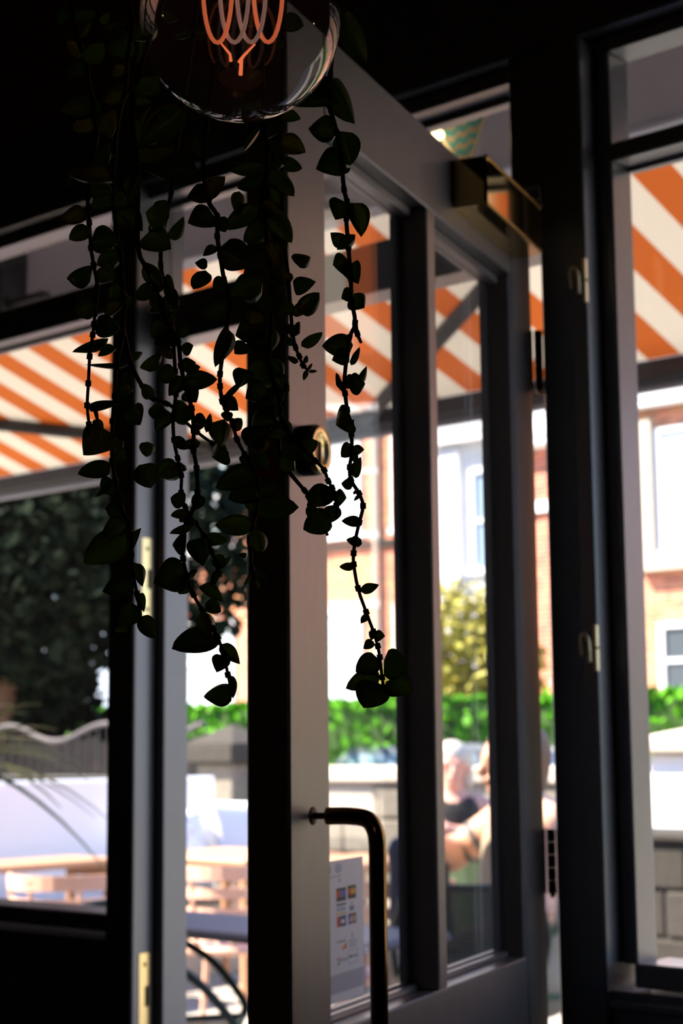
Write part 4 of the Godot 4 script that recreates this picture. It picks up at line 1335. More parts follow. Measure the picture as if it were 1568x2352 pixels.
func cushion(label: String, at: Vector3, turn: float, w: float, h: float, m: Material) -> void:
	var st := mb()
	st.set_smooth_group(1)
	var n := 14
	for sg in [-1.0, 1.0]:
		for i in n:
			for j in n:
				var q := []
				for e in [[0, 0], [1, 0], [1, 1], [0, 1]]:
					var u: float = (i + e[0]) * 2.0 / n - 1.0
					var v: float = (j + e[1]) * 2.0 / n - 1.0
					var th := 0.075 * pow(maxf(0.0, (1.0 - u * u) * (1.0 - v * v)), 0.55)
					var pin := 1.0 - 0.06 * (1.0 - absf(u * v))
					q.append(Vector3(u * w / 2 * pin, v * h / 2 * pin, sg * th))
				quad(st, q[0], q[1], q[2], q[3], Vector3(0, 0, sg))
	var o := solo("cushion", label, "cushion", done(st), m, at, turn, "cushions on the white bench")
	o.rotation.x = -0.15

func make_terrace() -> void:
	# white bench with a high back along the terrace side
	var b := thing("terrace_bench", "white high-backed bench along the left side of the terrace", "bench", Vector3(-6.2, 0, -3.9))
	part("backboard", bx(-0.06, 0.0, 0.0, 1.13, -1.47, 1.9, 0.01), M.white, b)
	part("seat", bx(0.0, 0.35, 0.4, 0.45, -1.87, 1.9, 0.01), M.stone, b)
	part("seat_front", bx(0.28, 0.33, 0.0, 0.4, -1.85, 1.88, 0.005), M.stone_pale, b)
	part("end_panel", bx(0.0, 0.35, 0.0, 0.4, -1.87, -1.84, 0.005), M.white, b)
	cushion("plain pale grey square cushion leaning on the white bench back", Vector3(-5.95, 0.74, -5.45), PI / 2 - 0.15, 0.6, 0.5, mat(hex("dedce2"), 0.9))
	var pat := Image.create(64, 64, false, Image.FORMAT_RGB8)
	pat.fill(hex("eef0fa"))
	rng.seed = 4
	for i in 70:
		pat.fill_rect(Rect2i(rng.randi_range(0, 60), rng.randi_range(0, 60), 3, 3), [hex("b83a4a"), hex("5a70b8"), hex("c6cce8")][i % 3])
	var pm := mat(Color.WHITE, 0.9)
	pm.albedo_texture = ImageTexture.create_from_image(pat)
	pm.uv1_triplanar = true
	pm.uv1_scale = Vector3(3, 3, 3)
	cushion("pale cushion with small red and blue print next to the plain grey cushion", Vector3(-5.95, 0.72, -4.83), PI / 2 + 0.1, 0.46, 0.46, pm)
	table("long sunlit timber table in front of the white bench, seen through left window", Vector3(-5.62, 0, -3.2), 0.42, 1.5, 0.74, M.timber)
	table("timber table before the cushions, seen in the gap left of the door", Vector3(-5.2, 0, -4.55), 0.9, 0.75, 0.74, M.timber)
	table("pale sunlit timber table in front of the seated grey-haired person", Vector3(-4.36, 0, -4.6), 0.6, 0.7, 0.74, M.timber)
	table("dark grey terrace table nearest the doorway", Vector3(-2.6, 0, -1.93), 1.5, 0.44, 0.74, M.slate_table, 0.03, false)
	band_chair("pink band-back chair seen low in the left window", Vector3(-4.12, 0, -2.52), PI * 0.2, M.rattan)
	band_chair("pink band-back chair beside green chair, seen left of the door edge", Vector3(-3.98, 0, -3.3), PI * 0.15, M.rattan)
	band_chair("pink band-back chair seen through door glass behind the notice", Vector3(-2.82, 0, -3.05), PI * 0.1, M.rattan)
	metal_chair("dark green perforated metal chair nearest the doorway left of the dark table", Vector3(-2.55, 0, -1.62), -PI * 0.27, M.green_metal, "green metal terrace chairs")
	metal_chair("dark green metal chair with back to the dark table, below the tattooed arm", Vector3(-2.05, 0, -2.5), PI * 0.22, M.green_metal, "green metal terrace chairs", 0.86)
	metal_chair("olive metal chair with rounded back behind the dark green chair", Vector3(-3.0, 0, -3.95), PI * 0.1, M.olive, "green metal terrace chairs", 0.86)
	# jacket over a chair back
	var jk := thing("draped_jacket", "dark navy jacket draped over a chair at the door mullion", "jacket", Vector3(-2.64, 0, -2.9), 0.72)
	part("cloth", sdf([[Vector3(-0.02, 0.93, 0), Vector3(0.1, 0.93, 0), 0.045, 0.045], [Vector3(-0.02, 0.9, 0.02), Vector3(-0.02, 0.62, 0.03), 0.05, 0.055], [Vector3(0.1, 0.9, 0.02), Vector3(0.11, 0.62, 0.03), 0.05, 0.055]], 0.02, 0.05), M.navy, jk)
	part("chair_post", pipe([Vector3(-0.01, 0.0, 0.0), Vector3(-0.01, 0.92, 0.0)], 0.014), M.timber, jk)
	part("chair_post", pipe([Vector3(0.1, 0.0, 0.0), Vector3(0.1, 0.92, 0.0)], 0.014), M.timber, jk)
	# spiky potted palm by the left window
	var p := thing("potted_palm", "spiky olive green potted palm at the left edge outside the window", "plant", Vector3(-3.36, 0, -1.38))
	var st := mb()
	lathe(st, [Vector2(0, 0), Vector2(0.16, 0), Vector2(0.2, 0.4), Vector2(0.21, 0.42), Vector2(0.18, 0.42), Vector2(0.0, 0.38)], 24)
	part("pot", done(st), M.stone_dark, p)
	part("trunk", pipe([Vector3(0, 0.38, 0), Vector3(0.01, 0.8, 0), Vector3(0, 1.27, 0)], 0.045, 0.035, 10), M.bark, p)
	rng.seed = 21
	for k in 44:
		var az := TAU * k / 44.0 * 3.0 + rng.randf_range(-0.3, 0.3)
		var el := rng.randf_range(-0.2, 1.0)
		var ln := rng.randf_range(0.45, 0.66)
		st = mb()
		st.set_smooth_group(1)
		var pr := []
		for i in 8:
			var t := i / 7.0
			var dr := ln * t
			var q := Vector3(cos(az) * cos(el) * dr, 1.27 + sin(el) * dr - 0.28 * t * t * ln * 1.6, sin(az) * cos(el) * dr)
			var w := 0.034 * (1.0 - t * 0.92)
			var sd := Vector3(-sin(az), 0, cos(az)) * w
			pr.append([q - sd, q + Vector3(0, -w * 0.4, 0), q + sd])
		for i in 7:
			for j in 2:
				quad(st, pr[i][j], pr[i + 1][j], pr[i + 1][j + 1], pr[i][j + 1], Vector3.UP)
				quad(st, pr[i][j] - Vector3(0, 0.001, 0), pr[i + 1][j] - Vector3(0, 0.001, 0), pr[i + 1][j + 1] - Vector3(0, 0.001, 0), pr[i][j + 1] - Vector3(0, 0.001, 0), Vector3.DOWN)
		part("frond", done(st), M.palm, p)

# ---------- people ----------
func make_people() -> void:
	# grey-haired person sitting behind the pale table
	var a := thing("person", "person with grey hair in black sleeveless top seated with arms folded at a far table", "person", Vector3(-4.45, 0, -5.5), 0.69)
	# faces +z of the node, i.e. towards the cafe
	var st := mb()
	sdf_into(st, [
		[Vector3(0, 0.52, 0.0), Vector3(0, 0.72, 0.0), 0.165, 0.15], [Vector3(0, 0.72, 0.0), Vector3(0, 0.92, 0.0), 0.15, 0.13],
		[Vector3(-0.14, 0.96, 0), Vector3(0.14, 0.96, 0), 0.075, 0.075], [Vector3(0, 0.96, 0), Vector3(0, 1.1, 0.02), 0.062, 0.058],
		[Vector3(-0.19, 0.95, 0), Vector3(-0.23, 0.74, 0.08), 0.058, 0.046], [Vector3(-0.23, 0.74, 0.08), Vector3(0.06, 0.84, 0.22), 0.045, 0.033],
		[Vector3(0.19, 0.95, 0), Vector3(0.24, 0.75, 0.08), 0.058, 0.046], [Vector3(0.24, 0.75, 0.08), Vector3(-0.05, 0.86, 0.24), 0.045, 0.033],
		[Vector3(-0.09, 0.5, 0.02), Vector3(-0.12, 0.5, 0.42), 0.085, 0.06], [Vector3(0.09, 0.5, 0.02), Vector3(0.12, 0.5, 0.42), 0.085, 0.06],
		[Vector3(-0.12, 0.49, 0.42), Vector3(-0.12, 0.08, 0.44), 0.055, 0.038], [Vector3(0.12, 0.49, 0.42), Vector3(0.12, 0.08, 0.44), 0.055, 0.038],
		[Vector3(-0.12, 0.04, 0.42), Vector3(-0.13, 0.035, 0.58), 0.04, 0.033], [Vector3(0.12, 0.04, 0.42), Vector3(0.13, 0.035, 0.58), 0.04, 0.033]], 0.02, 0.03)
	head_into(st, Vector3(0, 1.17, 0.03), 0.0)
	hand_into(st, Vector3(0.06, 0.84, 0.22), Vector3(0.9, 0.35, 0.1), Vector3(0, 0.2, 1))
	hand_into(st, Vector3(-0.05, 0.86, 0.24), Vector3(-0.9, 0.3, -0.15), Vector3(0, 0.2, 1))
	part("body", done(st), M.skin_pink, a)
	part("sleeveless_top", sdf([[Vector3(0, 0.55, 0.0), Vector3(0, 0.74, 0.0), 0.172, 0.16], [Vector3(0, 0.74, 0), Vector3(0, 0.9, 0.0), 0.16, 0.142], [Vector3(-0.11, 0.95, 0), Vector3(0.11, 0.95, 0), 0.082, 0.082]], 0.02, 0.04), M.black_cloth, a)
	part("trousers", sdf([[Vector3(0, 0.52, 0.0), Vector3(0, 0.56, 0.0), 0.175, 0.172], [Vector3(-0.09, 0.5, 0.02), Vector3(-0.12, 0.5, 0.43), 0.095, 0.07], [Vector3(0.09, 0.5, 0.02), Vector3(0.12, 0.5, 0.43), 0.095, 0.07], [Vector3(-0.12, 0.49, 0.43), Vector3(-0.12, 0.1, 0.44), 0.066, 0.052], [Vector3(0.12, 0.49, 0.43), Vector3(0.12, 0.1, 0.44), 0.066, 0.052]], 0.02, 0.03), M.navy, a)
	part("hair", sdf([[Vector3(0, 1.235, -0.01), Vector3(0, 1.24, 0.03), 0.1, 0.09], [Vector3(-0.07, 1.23, -0.01), Vector3(-0.085, 1.1, -0.01), 0.045, 0.035], [Vector3(0.07, 1.23, -0.01), Vector3(0.085, 1.1, -0.01), 0.045, 0.035], [Vector3(0, 1.2, -0.06), Vector3(0, 1.06, -0.06), 0.07, 0.055]], 0.012, 0.03), M.hair, a)
	metal_chair("olive metal chair under the seated grey-haired person", Vector3(-4.5, 0, -5.55), 0.69 + PI, M.olive, "green metal terrace chairs", 0.84)
	# nearer person, mostly hidden by the door stile
	var b := thing("person", "person with tattoo bands round a bare bent arm, half hidden by the door stile", "person", Vector3(-2.17, 0, -3.01), -0.65)
	st = mb()
	sdf_into(st, [
		[Vector3(0, 0.54, 0.0), Vector3(0, 0.75, 0.0), 0.185, 0.175], [Vector3(0, 0.75, 0.0), Vector3(0, 0.98, 0.0), 0.175, 0.16],
		[Vector3(-0.17, 1.02, 0), Vector3(0.17, 1.02, 0), 0.09, 0.09], [Vector3(0, 1.02, 0.01), Vector3(-0.005, 1.14, 0.045), 0.07, 0.066],
		[Vector3(-0.21, 1.04, 0.01), Vector3(-0.3, 0.9, 0.21), 0.076, 0.058], [Vector3(-0.3, 0.9, 0.21), Vector3(-0.1, 0.98, 0.36), 0.056, 0.036],
		[Vector3(0.21, 1.02, 0), Vector3(0.26, 0.74, 0.06), 0.074, 0.056], [Vector3(0.26, 0.74, 0.06), Vector3(0.16, 0.64, 0.3), 0.055, 0.036],
		[Vector3(-0.1, 0.51, 0.02), Vector3(-0.14, 0.52, 0.45), 0.095, 0.07], [Vector3(0.1, 0.51, 0.02), Vector3(0.14, 0.52, 0.45), 0.095, 0.07],
		[Vector3(-0.14, 0.5, 0.45), Vector3(-0.14, 0.08, 0.47), 0.06, 0.042], [Vector3(0.14, 0.5, 0.45), Vector3(0.14, 0.08, 0.47), 0.06, 0.042],
		[Vector3(-0.14, 0.04, 0.45), Vector3(-0.15, 0.035, 0.62), 0.042, 0.035], [Vector3(0.14, 0.04, 0.45), Vector3(0.15, 0.035, 0.62), 0.042, 0.035]], 0.02, 0.03)
	head_into(st, Vector3(-0.01, 1.225, 0.062), 0.0)
	hand_into(st, Vector3(-0.1, 0.98, 0.36), Vector3(0.7, 0.5, 0.5), Vector3(-0.3, 0.2, 0.9))
	hand_into(st, Vector3(0.16, 0.64, 0.3), Vector3(-0.3, -0.2, 0.8), Vector3(0, 1, 0.2))
	part("body", done(st), M.skin, b)
	part("vest", sdf([[Vector3(0, 0.56, 0.0), Vector3(0, 0.76, 0.0), 0.193, 0.185], [Vector3(0, 0.76, 0), Vector3(0, 0.95, 0.0), 0.185, 0.17], [Vector3(-0.12, 1.0, 0), Vector3(0.12, 1.0, 0), 0.097, 0.097]], 0.02, 0.04), M.khaki, b)
	part("trousers", sdf([[Vector3(0, 0.54, 0.0), Vector3(0, 0.58, 0.0), 0.196, 0.192], [Vector3(-0.1, 0.51, 0.02), Vector3(-0.14, 0.52, 0.45), 0.105, 0.085], [Vector3(0.1, 0.51, 0.02), Vector3(0.14, 0.52, 0.45), 0.105, 0.085], [Vector3(-0.14, 0.5, 0.45), Vector3(-0.14, 0.1, 0.47), 0.075, 0.06], [Vector3(0.14, 0.5, 0.45), Vector3(0.14, 0.1, 0.47), 0.075, 0.06]], 0.02, 0.03), M.khaki, b)
	part("hair", sdf([[Vector3(-0.01, 1.29, 0.012), Vector3(-0.01, 1.3, 0.057), 0.098, 0.086], [Vector3(-0.01, 1.25, -0.018), Vector3(-0.01, 1.17, -0.018), 0.075, 0.06]], 0.012, 0.03), M.hair_dark, b)
	for t in [0.55, 0.78]:
		var q := Vector3(-0.21, 1.04, 0.01).lerp(Vector3(-0.3, 0.9, 0.21), t)
		var dr := (Vector3(-0.3, 0.9, 0.21) - Vector3(-0.21, 1.04, 0.01)).normalized()
		var r: float = lerpf(0.076, 0.058, t) + 0.0035
		part("tattoo_band", pipe([q - dr * 0.012, q + dr * 0.012], r, r - 0.002, 20), M.tattoo, b)
	metal_chair("olive metal chair under the person with the tattooed arm", Vector3(-2.15, 0, -3.05), -0.65 + PI, M.olive, "green metal terrace chairs", 0.84)

# head as part of a body: c = centre, facing +z
func head_into(st: SurfaceTool, c: Vector3, _turn: float) -> void:
	sdf_into(st, [
		[c + Vector3(0, 0.045, -0.02), c + Vector3(0, 0.04, 0.02), 0.082, 0.076], [c + Vector3(0, -0.02, 0.03), c + Vector3(0, -0.075, 0.05), 0.062, 0.036],
		[c + Vector3(0, 0.02, 0.09), c + Vector3(0, -0.015, 0.112), 0.011, 0.016], [c + Vector3(-0.03, 0.035, 0.082), c + Vector3(-0.045, 0.034, 0.075), 0.016, 0.014],
		[c + Vector3(0.03, 0.035, 0.082), c + Vector3(0.045, 0.034, 0.075), 0.016, 0.014], [c + Vector3(-0.02, -0.045, 0.092), c + Vector3(0.02, -0.045, 0.092), 0.011, 0.011],
		[c + Vector3(-0.083, 0.015, -0.005), c + Vector3(-0.085, -0.02, 0.0), 0.014, 0.011], [c + Vector3(0.083, 0.015, -0.005), c + Vector3(0.085, -0.02, 0.0), 0.014, 0.011],
		[c + Vector3(0, -0.03, -0.02), c + Vector3(0, -0.1, -0.02), 0.055, 0.055]], 0.008, 0.018)

func hand_into(st: SurfaceTool, w: Vector3, dir: Vector3, nrm: Vector3) -> void:
	dir = dir.normalized()
	var side := dir.cross(nrm).normalized()
	nrm = side.cross(dir)
	var bones := [[w, w + dir * 0.05 + side * 0.015, 0.024, 0.02], [w, w + dir * 0.05 - side * 0.02, 0.024, 0.02]]
	var lens := [0.07, 0.08, 0.075, 0.06]
	for i in 4:
		var o := w + dir * 0.07 + side * (0.03 - i * 0.02)
		var k: Vector3 = o + dir * lens[i] * 0.45 - nrm * 0.006
		var e: Vector3 = k + dir * lens[i] * 0.35 - nrm * lens[i] * 0.35
		bones.append([o - dir * 0.02, k, 0.01, 0.009])
		bones.append([k, e, 0.009, 0.008])
	var th := w + dir * 0.02 + side * 0.035
	bones.append([w + dir * 0.01 + side * 0.02, th + dir * 0.02 + side * 0.012, 0.014, 0.011])
	bones.append([th + dir * 0.02 + side * 0.012, th + dir * 0.05 + side * 0.008 - nrm * 0.01, 0.011, 0.009])
	sdf_into(st, bones, 0.006, 0.008)

# ---------- street and beyond ----------
func leaf_cloud(called: String, parent: Node3D, m: Material, centers: Array, count: int, size: float, sd: int) -> void:
	var st := mb()
	for s in [-1.0, 1.0]:
		quad(st, Vector3(0, 0, -0.5), Vector3(s * 0.32, 0.06, 0), Vector3(0, 0, 0.55), Vector3(0, 0, 0.0), Vector3.UP)
	var lm := done(st)
	lm.surface_set_material(0, m)
	var r := RandomNumberGenerator.new()
	r.seed = sd
	var mm := MultiMesh.new()
	mm.transform_format = MultiMesh.TRANSFORM_3D
	mm.mesh = lm
	mm.instance_count = count
	for i in count:
		var e: Array = centers[r.randi() % centers.size()]
		var v := Vector3(r.randfn(), r.randfn(), r.randfn()).normalized() * pow(r.randf(), 0.28)
		var b := Basis.from_euler(Vector3(r.randf_range(-1.2, 1.2), r.randf() * TAU, r.randf_range(-0.8, 0.8))).scaled(Vector3.ONE * size * r.randf_range(0.6, 1.3))
		mm.set_instance_transform(i, Transform3D(b, e[0] + v * e[1]))
	var o := MultiMeshInstance3D.new()
	o.name = called
	o.multimesh = mm
	parent.add_child(o, true)
	o.set_meta("kind", "stuff")

func hedge_cloud(parent: Node3D, m: Material, lo: Vector3, hi: Vector3, count: int, size: float, sd: int) -> void:
	var st := mb()
	for s in [-1.0, 1.0]:
		quad(st, Vector3(0, 0, -0.5), Vector3(s * 0.35, 0.05, 0), Vector3(0, 0, 0.5), Vector3(0, 0, 0.0), Vector3.UP)
	var lm := done(st)
	lm.surface_set_material(0, m)
	var r := RandomNumberGenerator.new()
	r.seed = sd
	var mm := MultiMesh.new()
	mm.transform_format = MultiMesh.TRANSFORM_3D
	mm.mesh = lm
	mm.instance_count = count
	for i in count:
		var p := Vector3(r.randf_range(lo.x, hi.x), r.randf_range(lo.y, hi.y), r.randf_range(lo.z, hi.z))
		if i % 3 == 0:
			p.y = hi.y + r.randfn() * 0.03
		elif i % 3 == 1:
			p.z = hi.z + r.randfn() * 0.04
		mm.set_instance_transform(i, Transform3D(Basis.from_euler(Vector3(r.randf_range(-1.3, 1.3), r.randf() * TAU, r.randf_range(-1, 1))).scaled(Vector3.ONE * size * r.randf_range(0.6, 1.4)), p))
	var o := MultiMeshInstance3D.new()
	o.name = "foliage"
	o.multimesh = mm
	parent.add_child(o, true)
	o.set_meta("kind", "stuff")

func house_window(h: Node3D, x0: float, x1: float, y0: float, y1: float, z: float, pane_mat: Material, bars := true) -> void:
	var w := part("window", boxes([[x0 - 0.06, x0 + 0.05, y0, y1, z - 0.05, z + 0.06], [x1 - 0.05, x1 + 0.06, y0, y1, z - 0.05, z + 0.06], [x0 - 0.06, x1 + 0.06, y1, y1 + 0.09, z - 0.05, z + 0.06], [x0 - 0.12, x1 + 0.12, y0 - 0.1, y0, z - 0.05, z + 0.1]], 0.006), M.white, h)
	part("pane", bx(x0 + 0.05, x1 - 0.05, y0, y1, z - 0.04, z + 0.012, 0.0), pane_mat, w)
	if bars:
		var ym := (y0 + y1) * 0.5
		part("sash_bar", bx(x0 + 0.05, x1 - 0.05, ym - 0.035, ym + 0.035, z, z + 0.045, 0.004), M.white, w)

func house(called: String, label: String, x0: float, x1: float, eave: float, wall_mat: Material) -> Node3D:
	var h := thing(called, label, "house")
	part("wall", bx(x0, x1, -0.2, eave, -30.0, -22.0, 0.0), wall_mat, h)
	var st := mb()
	prism(st, PackedVector2Array([Vector2(21.7, eave), Vector2(26.0, eave + 3.4), Vector2(30.3, eave)]), x0, x1, Transform3D(Basis(Vector3(0, 0, -1), Vector3(0, 1, 0), Vector3(1, 0, 0)), Vector3.ZERO))
	part("roof", done(st), M.slate, h)
	part("gutter", bx(x0, x1, eave - 0.12, eave + 0.02, -21.95, -21.72, 0.02), M.white, h)
	return h

func make_street() -> void:
	struct("floor_002", "grey paved terrace outside the cafe", bx(-30, 12, -0.12, -0.001, -6.3, -0.13, 0.0), M.paving).name = "terrace_ground"
	struct("pavement", "pavement beyond the terrace wall", bx(-40, 20, -0.2, -0.02, -8.2, -6.3, 0.0), M.paving)
	struct("road", "grey road between the terrace and the houses", bx(-50, 25, -0.3, -0.14, -14.0, -8.2, 0.0), M.asphalt)
	struct("ground", "ground in front of and behind the houses", bx(-70, 40, -0.4, -0.16, -60.0, -14.0, 0.0), M.paving)
	# front wall of the terrace in stone blocks with two gate posts
	var w := thing("terrace_wall", "beige stone block wall along the front of the terrace", "wall", Vector3(0, 0, -6.2))
	rng.seed = 9
	for row in 5:
		var x := -6.45 - (0.25 if row % 2 == 1 else 0.0)
		while x < -3.5:
			var ln := 0.5 * rng.randf_range(0.9, 1.1)
			var x1 := minf(x + ln, -3.48)
			if x1 - maxf(x, -6.5) > 0.08:
				part("stone_block", bx(maxf(x, -6.5) + 0.006, x1 - 0.006, row * 0.215 + 0.006, row * 0.215 + 0.209, -0.15, 0.15 + rng.randf_range(-0.01, 0.012), 0.012), [M.stone, M.stone_pale, M.stone][rng.randi() % 3], w)
			x += ln
	part("core", bx(-6.5, -3.5, 0.0, 1.07, -0.13, 0.13, 0.0), M.stone_dark, w)
	part("coping", bx(-6.5, -3.48, 1.075, 1.18, -0.19, 0.19, 0.02), M.stone_pale, w)
	for i in 2:
		var g := thing("gate_post", ["grey stone gate post with pyramid cap behind the cushions", "white gate post with pale cap right of the window post"][i], "post", Vector3([-6.68, -3.22][i], 0, -6.0), 0.0)
		var mm: Material = [M.stone, M.white][i]
		part("shaft", bx(-0.17, 0.17, 0.0, 1.25 - 0.05 * (1 - i), -0.17, 0.17, 0.012), mm, g)
		part("cap_slab", bx(-0.24, 0.24, 1.25 - 0.05 * (1 - i), 1.33, -0.24, 0.24, 0.015), [M.stone_dark, M.stone_pale][i], g)
		var st := mb()
		for k in 4:
			var a0 := PI / 4 + PI / 2 * k
			var a1 := a0 + PI / 2
			tri(st, Vector3(cos(a0) * 0.33, 1.33, sin(a0) * 0.33), Vector3(cos(a1) * 0.33, 1.33, sin(a1) * 0.33), Vector3(0, 1.46 - i * 0.07, 0), Vector3(cos(a0 + PI / 4), 0.6, sin(a0 + PI / 4)))
		part("cap_top", done(st), [M.stone_dark, M.stone_pale][i], g)
	var rw := thing("garden_wall", "beige rendered wall to the right of the white gate post", "wall", Vector3(0, 0, -6.0))
	part("wall_body", bx(-2.96, 4.0, 0.0, 1.12, -0.12, 0.12, 0.01), M.stone_pale, rw)
	part("coping", bx(-2.96, 4.0, 1.12, 1.19, -0.17, 0.17, 0.015), M.stone_pale, rw)
	# stone planter in courses in front of it
	var pl := thing("stone_planter", "low grey stone planter in three courses below the white gate post", "planter", Vector3(-2.0, 0, -5.0))
	for row in 4:
		for k in 10:
			var x := -1.2 + k * 0.5 + (0.12 if row % 2 == 1 else 0.0)
			part("stone_block", bx(x + 0.003, x + 0.497, row * 0.215 + 0.003, row * 0.215 + 0.212, -0.2, 0.2 + 0.012 * ((k + row) % 2), 0.014), [M.stone_dark, M.stone_grey][(k + row * 2) % 2], pl)
	part("core", bx(-1.18, 3.9, 0.0, 0.86, -0.19, 0.19, 0.0), M.stone_dark, pl)
	part("coping", bx(-1.28, 4.0, 0.862, 0.9, -0.24, 0.24, 0.01), M.stone_dark, pl)
	# wavy iron railing left of the gate post
	var r := thing("iron_railing", "wavy-topped iron railing behind the white bench", "railing", Vector3(0, 0, -6.0))
	var wave := []
	for i in 60:
		var x := -11.5 + 4.55 * i / 59.0
		wave.append(Vector3(x, 1.42 + 0.06 * cos((x + 8.52) * TAU / 1.12 + PI), 0))
	part("top_rail", pipe(wave, 0.022, 0.022, 8), mat(hex("4a464c"), 0.7), r)
	part("low_rail", pipe([Vector3(-11.5, 1.1, 0), Vector3(-6.9, 1.1, 0)], 0.015), M.iron, r)
	for i in 42:
		var x := -11.45 + 4.5 * i / 41.0
		part("bar", pipe([Vector3(x, 0.0, 0), Vector3(x, 1.41 + 0.06 * cos((x + 8.52) * TAU / 1.12 + PI), 0)], 0.009, 0.009, 6), M.iron, r)
	var fe := thing("timber_fence", "dark weathered timber board fence behind the iron railing", "fence", Vector3(0, 0, -6.7))
	for i in 34:
		var x := -12.0 + i * 0.15
		part("board", bx(x + 0.003, x + 0.147, 0.0, 1.36 + 0.02 * ((i * 7) % 3), -0.012, 0.012, 0.003), M.timber_fence, fe)
	# trees
	var t := thing("dark_tree", "large dark shaded tree over the railing seen through left window", "tree", Vector3(-9.6, -0.1, -7.2))
	part("trunk", pipe(smooth([Vector3(-0.4, 0.0, 0.9), Vector3(-0.38, 1.2, 0.85), Vector3(-0.2, 2.4, 0.5), Vector3(0.1, 4.0, 0.0)], 3), 0.2, 0.1, 12), M.bark, t)
	for e in [[Vector3(0.2, 2.3, 0.4), Vector3(1.6, 3.4, 0.6)], [Vector3(0.2, 2.6, 0.3), Vector3(-1.5, 3.6, 0.4)], [Vector3(0.15, 3.0, 0.2), Vector3(0.6, 4.8, -0.9)]]:
		part("branch", pipe([e[0], e[0].lerp(e[1], 0.5) + Vector3(0, 0.15, 0), e[1]], 0.07, 0.03, 8), M.bark, t)
	leaf_cloud("crown", t, M.tree_leaf, [[Vector3(0.0, 4.2, 0.2), Vector3(2.2, 1.6, 1.6)], [Vector3(-1.2, 3.2, 0.4), Vector3(1.6, 1.2, 1.2)], [Vector3(1.4, 3.2, 0.5), Vector3(1.2, 1.1, 1.1)], [Vector3(0.4, 2.8, 0.9), Vector3(1.4, 0.9, 0.8)], [Vector3(-0.8, 2.1, 0.3), Vector3(1.1, 0.6, 0.6)]], 17000, 0.145, 41)
	var bs := thing("dark_bush", "dark round bush below the tree behind the railing", "bush", Vector3(-10.1, -0.1, -7.35))
	part("stem", pipe([Vector3(0, 0, 0), Vector3(0.02, 0.9, 0)], 0.05, 0.03), M.bark, bs)
	leaf_cloud("foliage", bs, M.tree_leaf, [[Vector3(0, 1.2, 0), Vector3(0.5, 0.9, 0.5)]], 2200, 0.13, 42)
	var oc := thing("ochre_tree", "yellow-green small tree above the hedge before the white house", "tree", Vector3(-13.0, -0.16, -16.6))
	part("trunk", pipe([Vector3(0, 0, 0), Vector3(0.05, 1.2, 0), Vector3(0, 2.4, 0)], 0.09, 0.05, 10), M.bark, oc)
	leaf_cloud("crown", oc, M.ochre_leaf, [[Vector3(0.1, 3.0, 0), Vector3(0.9, 0.75, 0.8)], [Vector3(0.7, 2.5, 0.1), Vector3(0.75, 0.8, 0.7)], [Vector3(-0.6, 2.3, 0.1), Vector3(0.6, 0.5, 0.6)], [Vector3(0.2, 2.0, 0.2), Vector3(1.0, 0.5, 0.7)]], 4200, 0.16, 43)
	var hd := thing("hedge", "bright green clipped hedge across the road in front of the houses", "hedge", Vector3(0, 0, -15.0))
	part("core", bx(-34, 14, -0.16, 1.8, -0.45, 0.2, 0.0), mat(hex("2a4a14"), 0.9), hd)
	hedge_cloud(hd, M.hedge_leaf, Vector3(-34, 0.2, -0.3), Vector3(14, 1.86, 0.3), 19000, 0.145, 44)
	# parked car
	var c := thing("parked_car", "silver parked car with pale blue windows behind the seated people", "car", Vector3(-7.6, -0.14, -10.2))
	var st2 := mb()
	prism(st2, PackedVector2Array([Vector2(-2.05, 0.35), Vector2(2.0, 0.35), Vector2(2.08, 0.6), Vector2(2.0, 0.82), Vector2(1.1, 0.93), Vector2(-1.4, 0.97), Vector2(-2.0, 0.9), Vector2(-2.1, 0.6)]), -0.85, 0.85)
	part("body", done(st2), M.car, c)
	st2 = mb()
	prism(st2, PackedVector2Array([Vector2(-1.85, 0.95), Vector2(1.15, 0.92), Vector2(0.45, 1.38), Vector2(-0.2, 1.46), Vector2(-1.1, 1.42)]), -0.72, 0.72)
	part("cabin", done(st2), M.car, c)
	st2 = mb()
	prism(st2, PackedVector2Array([Vector2(-1.55, 0.98), Vector2(-0.35, 0.98), Vector2(-0.35, 1.38), Vector2(-1.1, 1.36)]), 0.715, 0.73)
	prism(st2, PackedVector2Array([Vector2(-0.27, 0.98), Vector2(0.95, 0.95), Vector2(0.4, 1.33), Vector2(-0.27, 1.38)]), 0.715, 0.73)
	part("window", done(st2), M.car_glass, c)
	for x in [-1.3, 1.3]:
		for z in [-0.78, 0.78]:
			part("wheel", lathe_mesh([Vector2(0, -0.1), Vector2(0.3, -0.1), Vector2(0.32, -0.06), Vector2(0.32, 0.06), Vector2(0.3, 0.1), Vector2(0.0, 0.1)], 20, Transform3D(Basis(Vector3(1, 0, 0), PI / 2), Vector3(x, 0.32, z))), M.tyre, c)
	# houses across the road
	var a := house("brick_house", "orange brick house with pale sash windows seen through the first door pane", -26.0, -17.62, 8.6, M.brick_a)
	for e in [[-21.0, -19.42], [-18.52, -17.78], [-24.2, -22.8]]:
		house_window(a, e[0], e[1], 5.3, 7.45, -22.0, M.curtain)
		house_window(a, e[0], e[1], 2.2, 3.8, -22.0, M.curtain)
	part("string_course", bx(-26.0, -17.62, 4.98, 5.12, -22.0, -21.93, 0.01), M.stone_dark, a)
	part("downpipe", pipe([Vector3(-18.95, 0, -21.93), Vector3(-18.95, 8.4, -21.93)], 0.06), M.stone_pale, a)
	var b := house("rendered_house", "white rendered house with blue-grey window between the brick houses", -17.6, -16.0, 6.8, M.render_white)
	house_window(b, -16.72, -16.2, 4.4, 6.1, -22.0, M.window_blue)
	house_window(b, -16.72, -16.2, 1.6, 3.4, -22.0, M.window_blue)
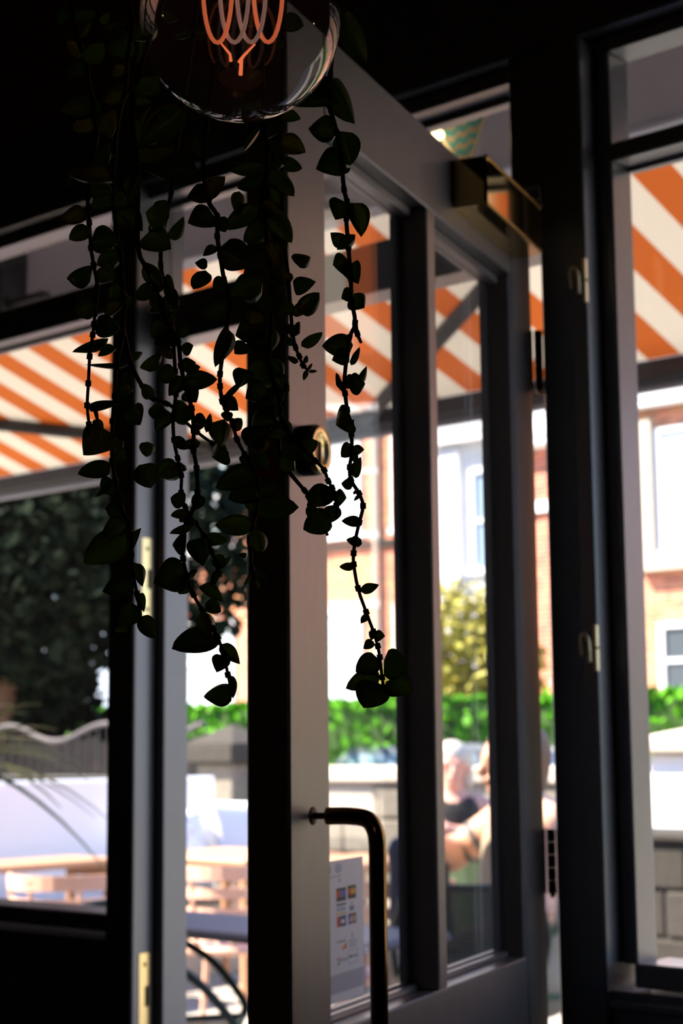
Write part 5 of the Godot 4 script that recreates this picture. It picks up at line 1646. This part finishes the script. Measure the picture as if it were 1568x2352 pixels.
	part("pilaster", bx(-17.5, -16.95, 0.0, 6.6, -22.0, -21.85, 0.01), M.render_white, b)
	var d := house("brick_house", "narrow red brick house with white band seen between door and post", -15.98, -14.42, 6.55, M.brick_b)
	part("white_band", bx(-15.98, -14.42, 5.28, 5.46, -22.0, -21.92, 0.01), M.white, d)
	part("fascia", bx(-15.98, -14.42, 6.4, 6.9, -22.0, -21.9, 0.01), M.white, d)
	house_window(d, -14.95, -14.6, 2.4, 4.2, -22.0, M.curtain)
	var e2 := house("brick_house", "sunlit brick house with white bay window seen through right window", -14.4, -3.0, 6.9, M.brick_a)
	var g2 := house("brick_house", "far right brick house beyond the bay-windowed one, only seen reflected in the door glass", -2.98, 14.0, 6.9, M.brick_b)
	for x in [-1.8, 1.2, 5.0, 9.0]:
		house_window(g2, x, x + 1.4, 4.4, 6.2, -22.0, M.window_dark)
		house_window(g2, x, x + 1.4, 1.8, 3.3, -22.0, M.window_dark)
	house_window(e2, -12.9, -11.3, 4.4, 6.35, -22.0, M.curtain)
	part("window_surround", boxes([[-13.25, -12.97, 4.1, 6.6, -22.0, -21.85], [-11.24, -10.96, 4.1, 6.6, -22.0, -21.85]], 0.01), M.stone_pale, e2)
	part("stone_sill", bx(-13.3, -10.9, 4.08, 4.28, -22.0, -21.8, 0.01), M.stone_pale, e2)
	house_window(e2, -12.95, -11.5, 2.1, 3.15, -22.0, M.window_dark)
	house_window(e2, -8.5, -7.0, 4.4, 6.35, -22.0, M.curtain)
	house_window(e2, -8.5, -7.0, 2.1, 3.15, -22.0, M.window_dark)

func _ready() -> void:
	# camera
	var cam := Camera3D.new()
	cam.name = "camera"
	add_child(cam)
	var at := CameraAttributesPhysical.new()
	at.frustum_focal_length = 39.796
	at.frustum_focus_distance = 1.2
	at.frustum_near = 0.05
	at.frustum_far = 200.0
	at.exposure_aperture = 6.6
	cam.attributes = at
	cam.position = Vector3(1.417, 1.3, 2.03)
	cam.rotation = Vector3(0.13754, 0.72492, -0.00954)
	cam.current = true
	# sky and sun
	var e := Environment.new()
	var sk := Sky.new()
	var pm := ProceduralSkyMaterial.new()
	pm.sky_top_color = hex("6f9ad8")
	pm.sky_horizon_color = hex("e4edf6")
	pm.ground_bottom_color = hex("8a8880")
	pm.ground_horizon_color = hex("c8c8c4")
	pm.sky_energy_multiplier = 1.3
	sk.sky_material = pm
	e.background_mode = Environment.BG_SKY
	e.sky = sk
	e.tonemap_mode = Environment.TONE_MAPPER_LINEAR
	e.tonemap_exposure = 1.65
	e.sdfgi_enabled = true
	e.ssao_enabled = true
	e.ssil_enabled = true
	var we := WorldEnvironment.new()
	we.name = "world"
	we.environment = e
	add_child(we)
	var sun := DirectionalLight3D.new()
	sun.name = "sun"
	sun.light_color = hex("fff1dc")
	sun.light_energy = 5.0
	sun.light_angular_distance = 0.5
	sun.shadow_enabled = true
	add_child(sun)
	sun.look_at_from_position(Vector3(-5, 7.5, 4.3), Vector3.ZERO)
	make_materials()
	make_room()
	make_windows()
	make_door()
	make_awning()
	make_street()
	make_terrace()
	make_people()
	make_bulb()
	make_plant()
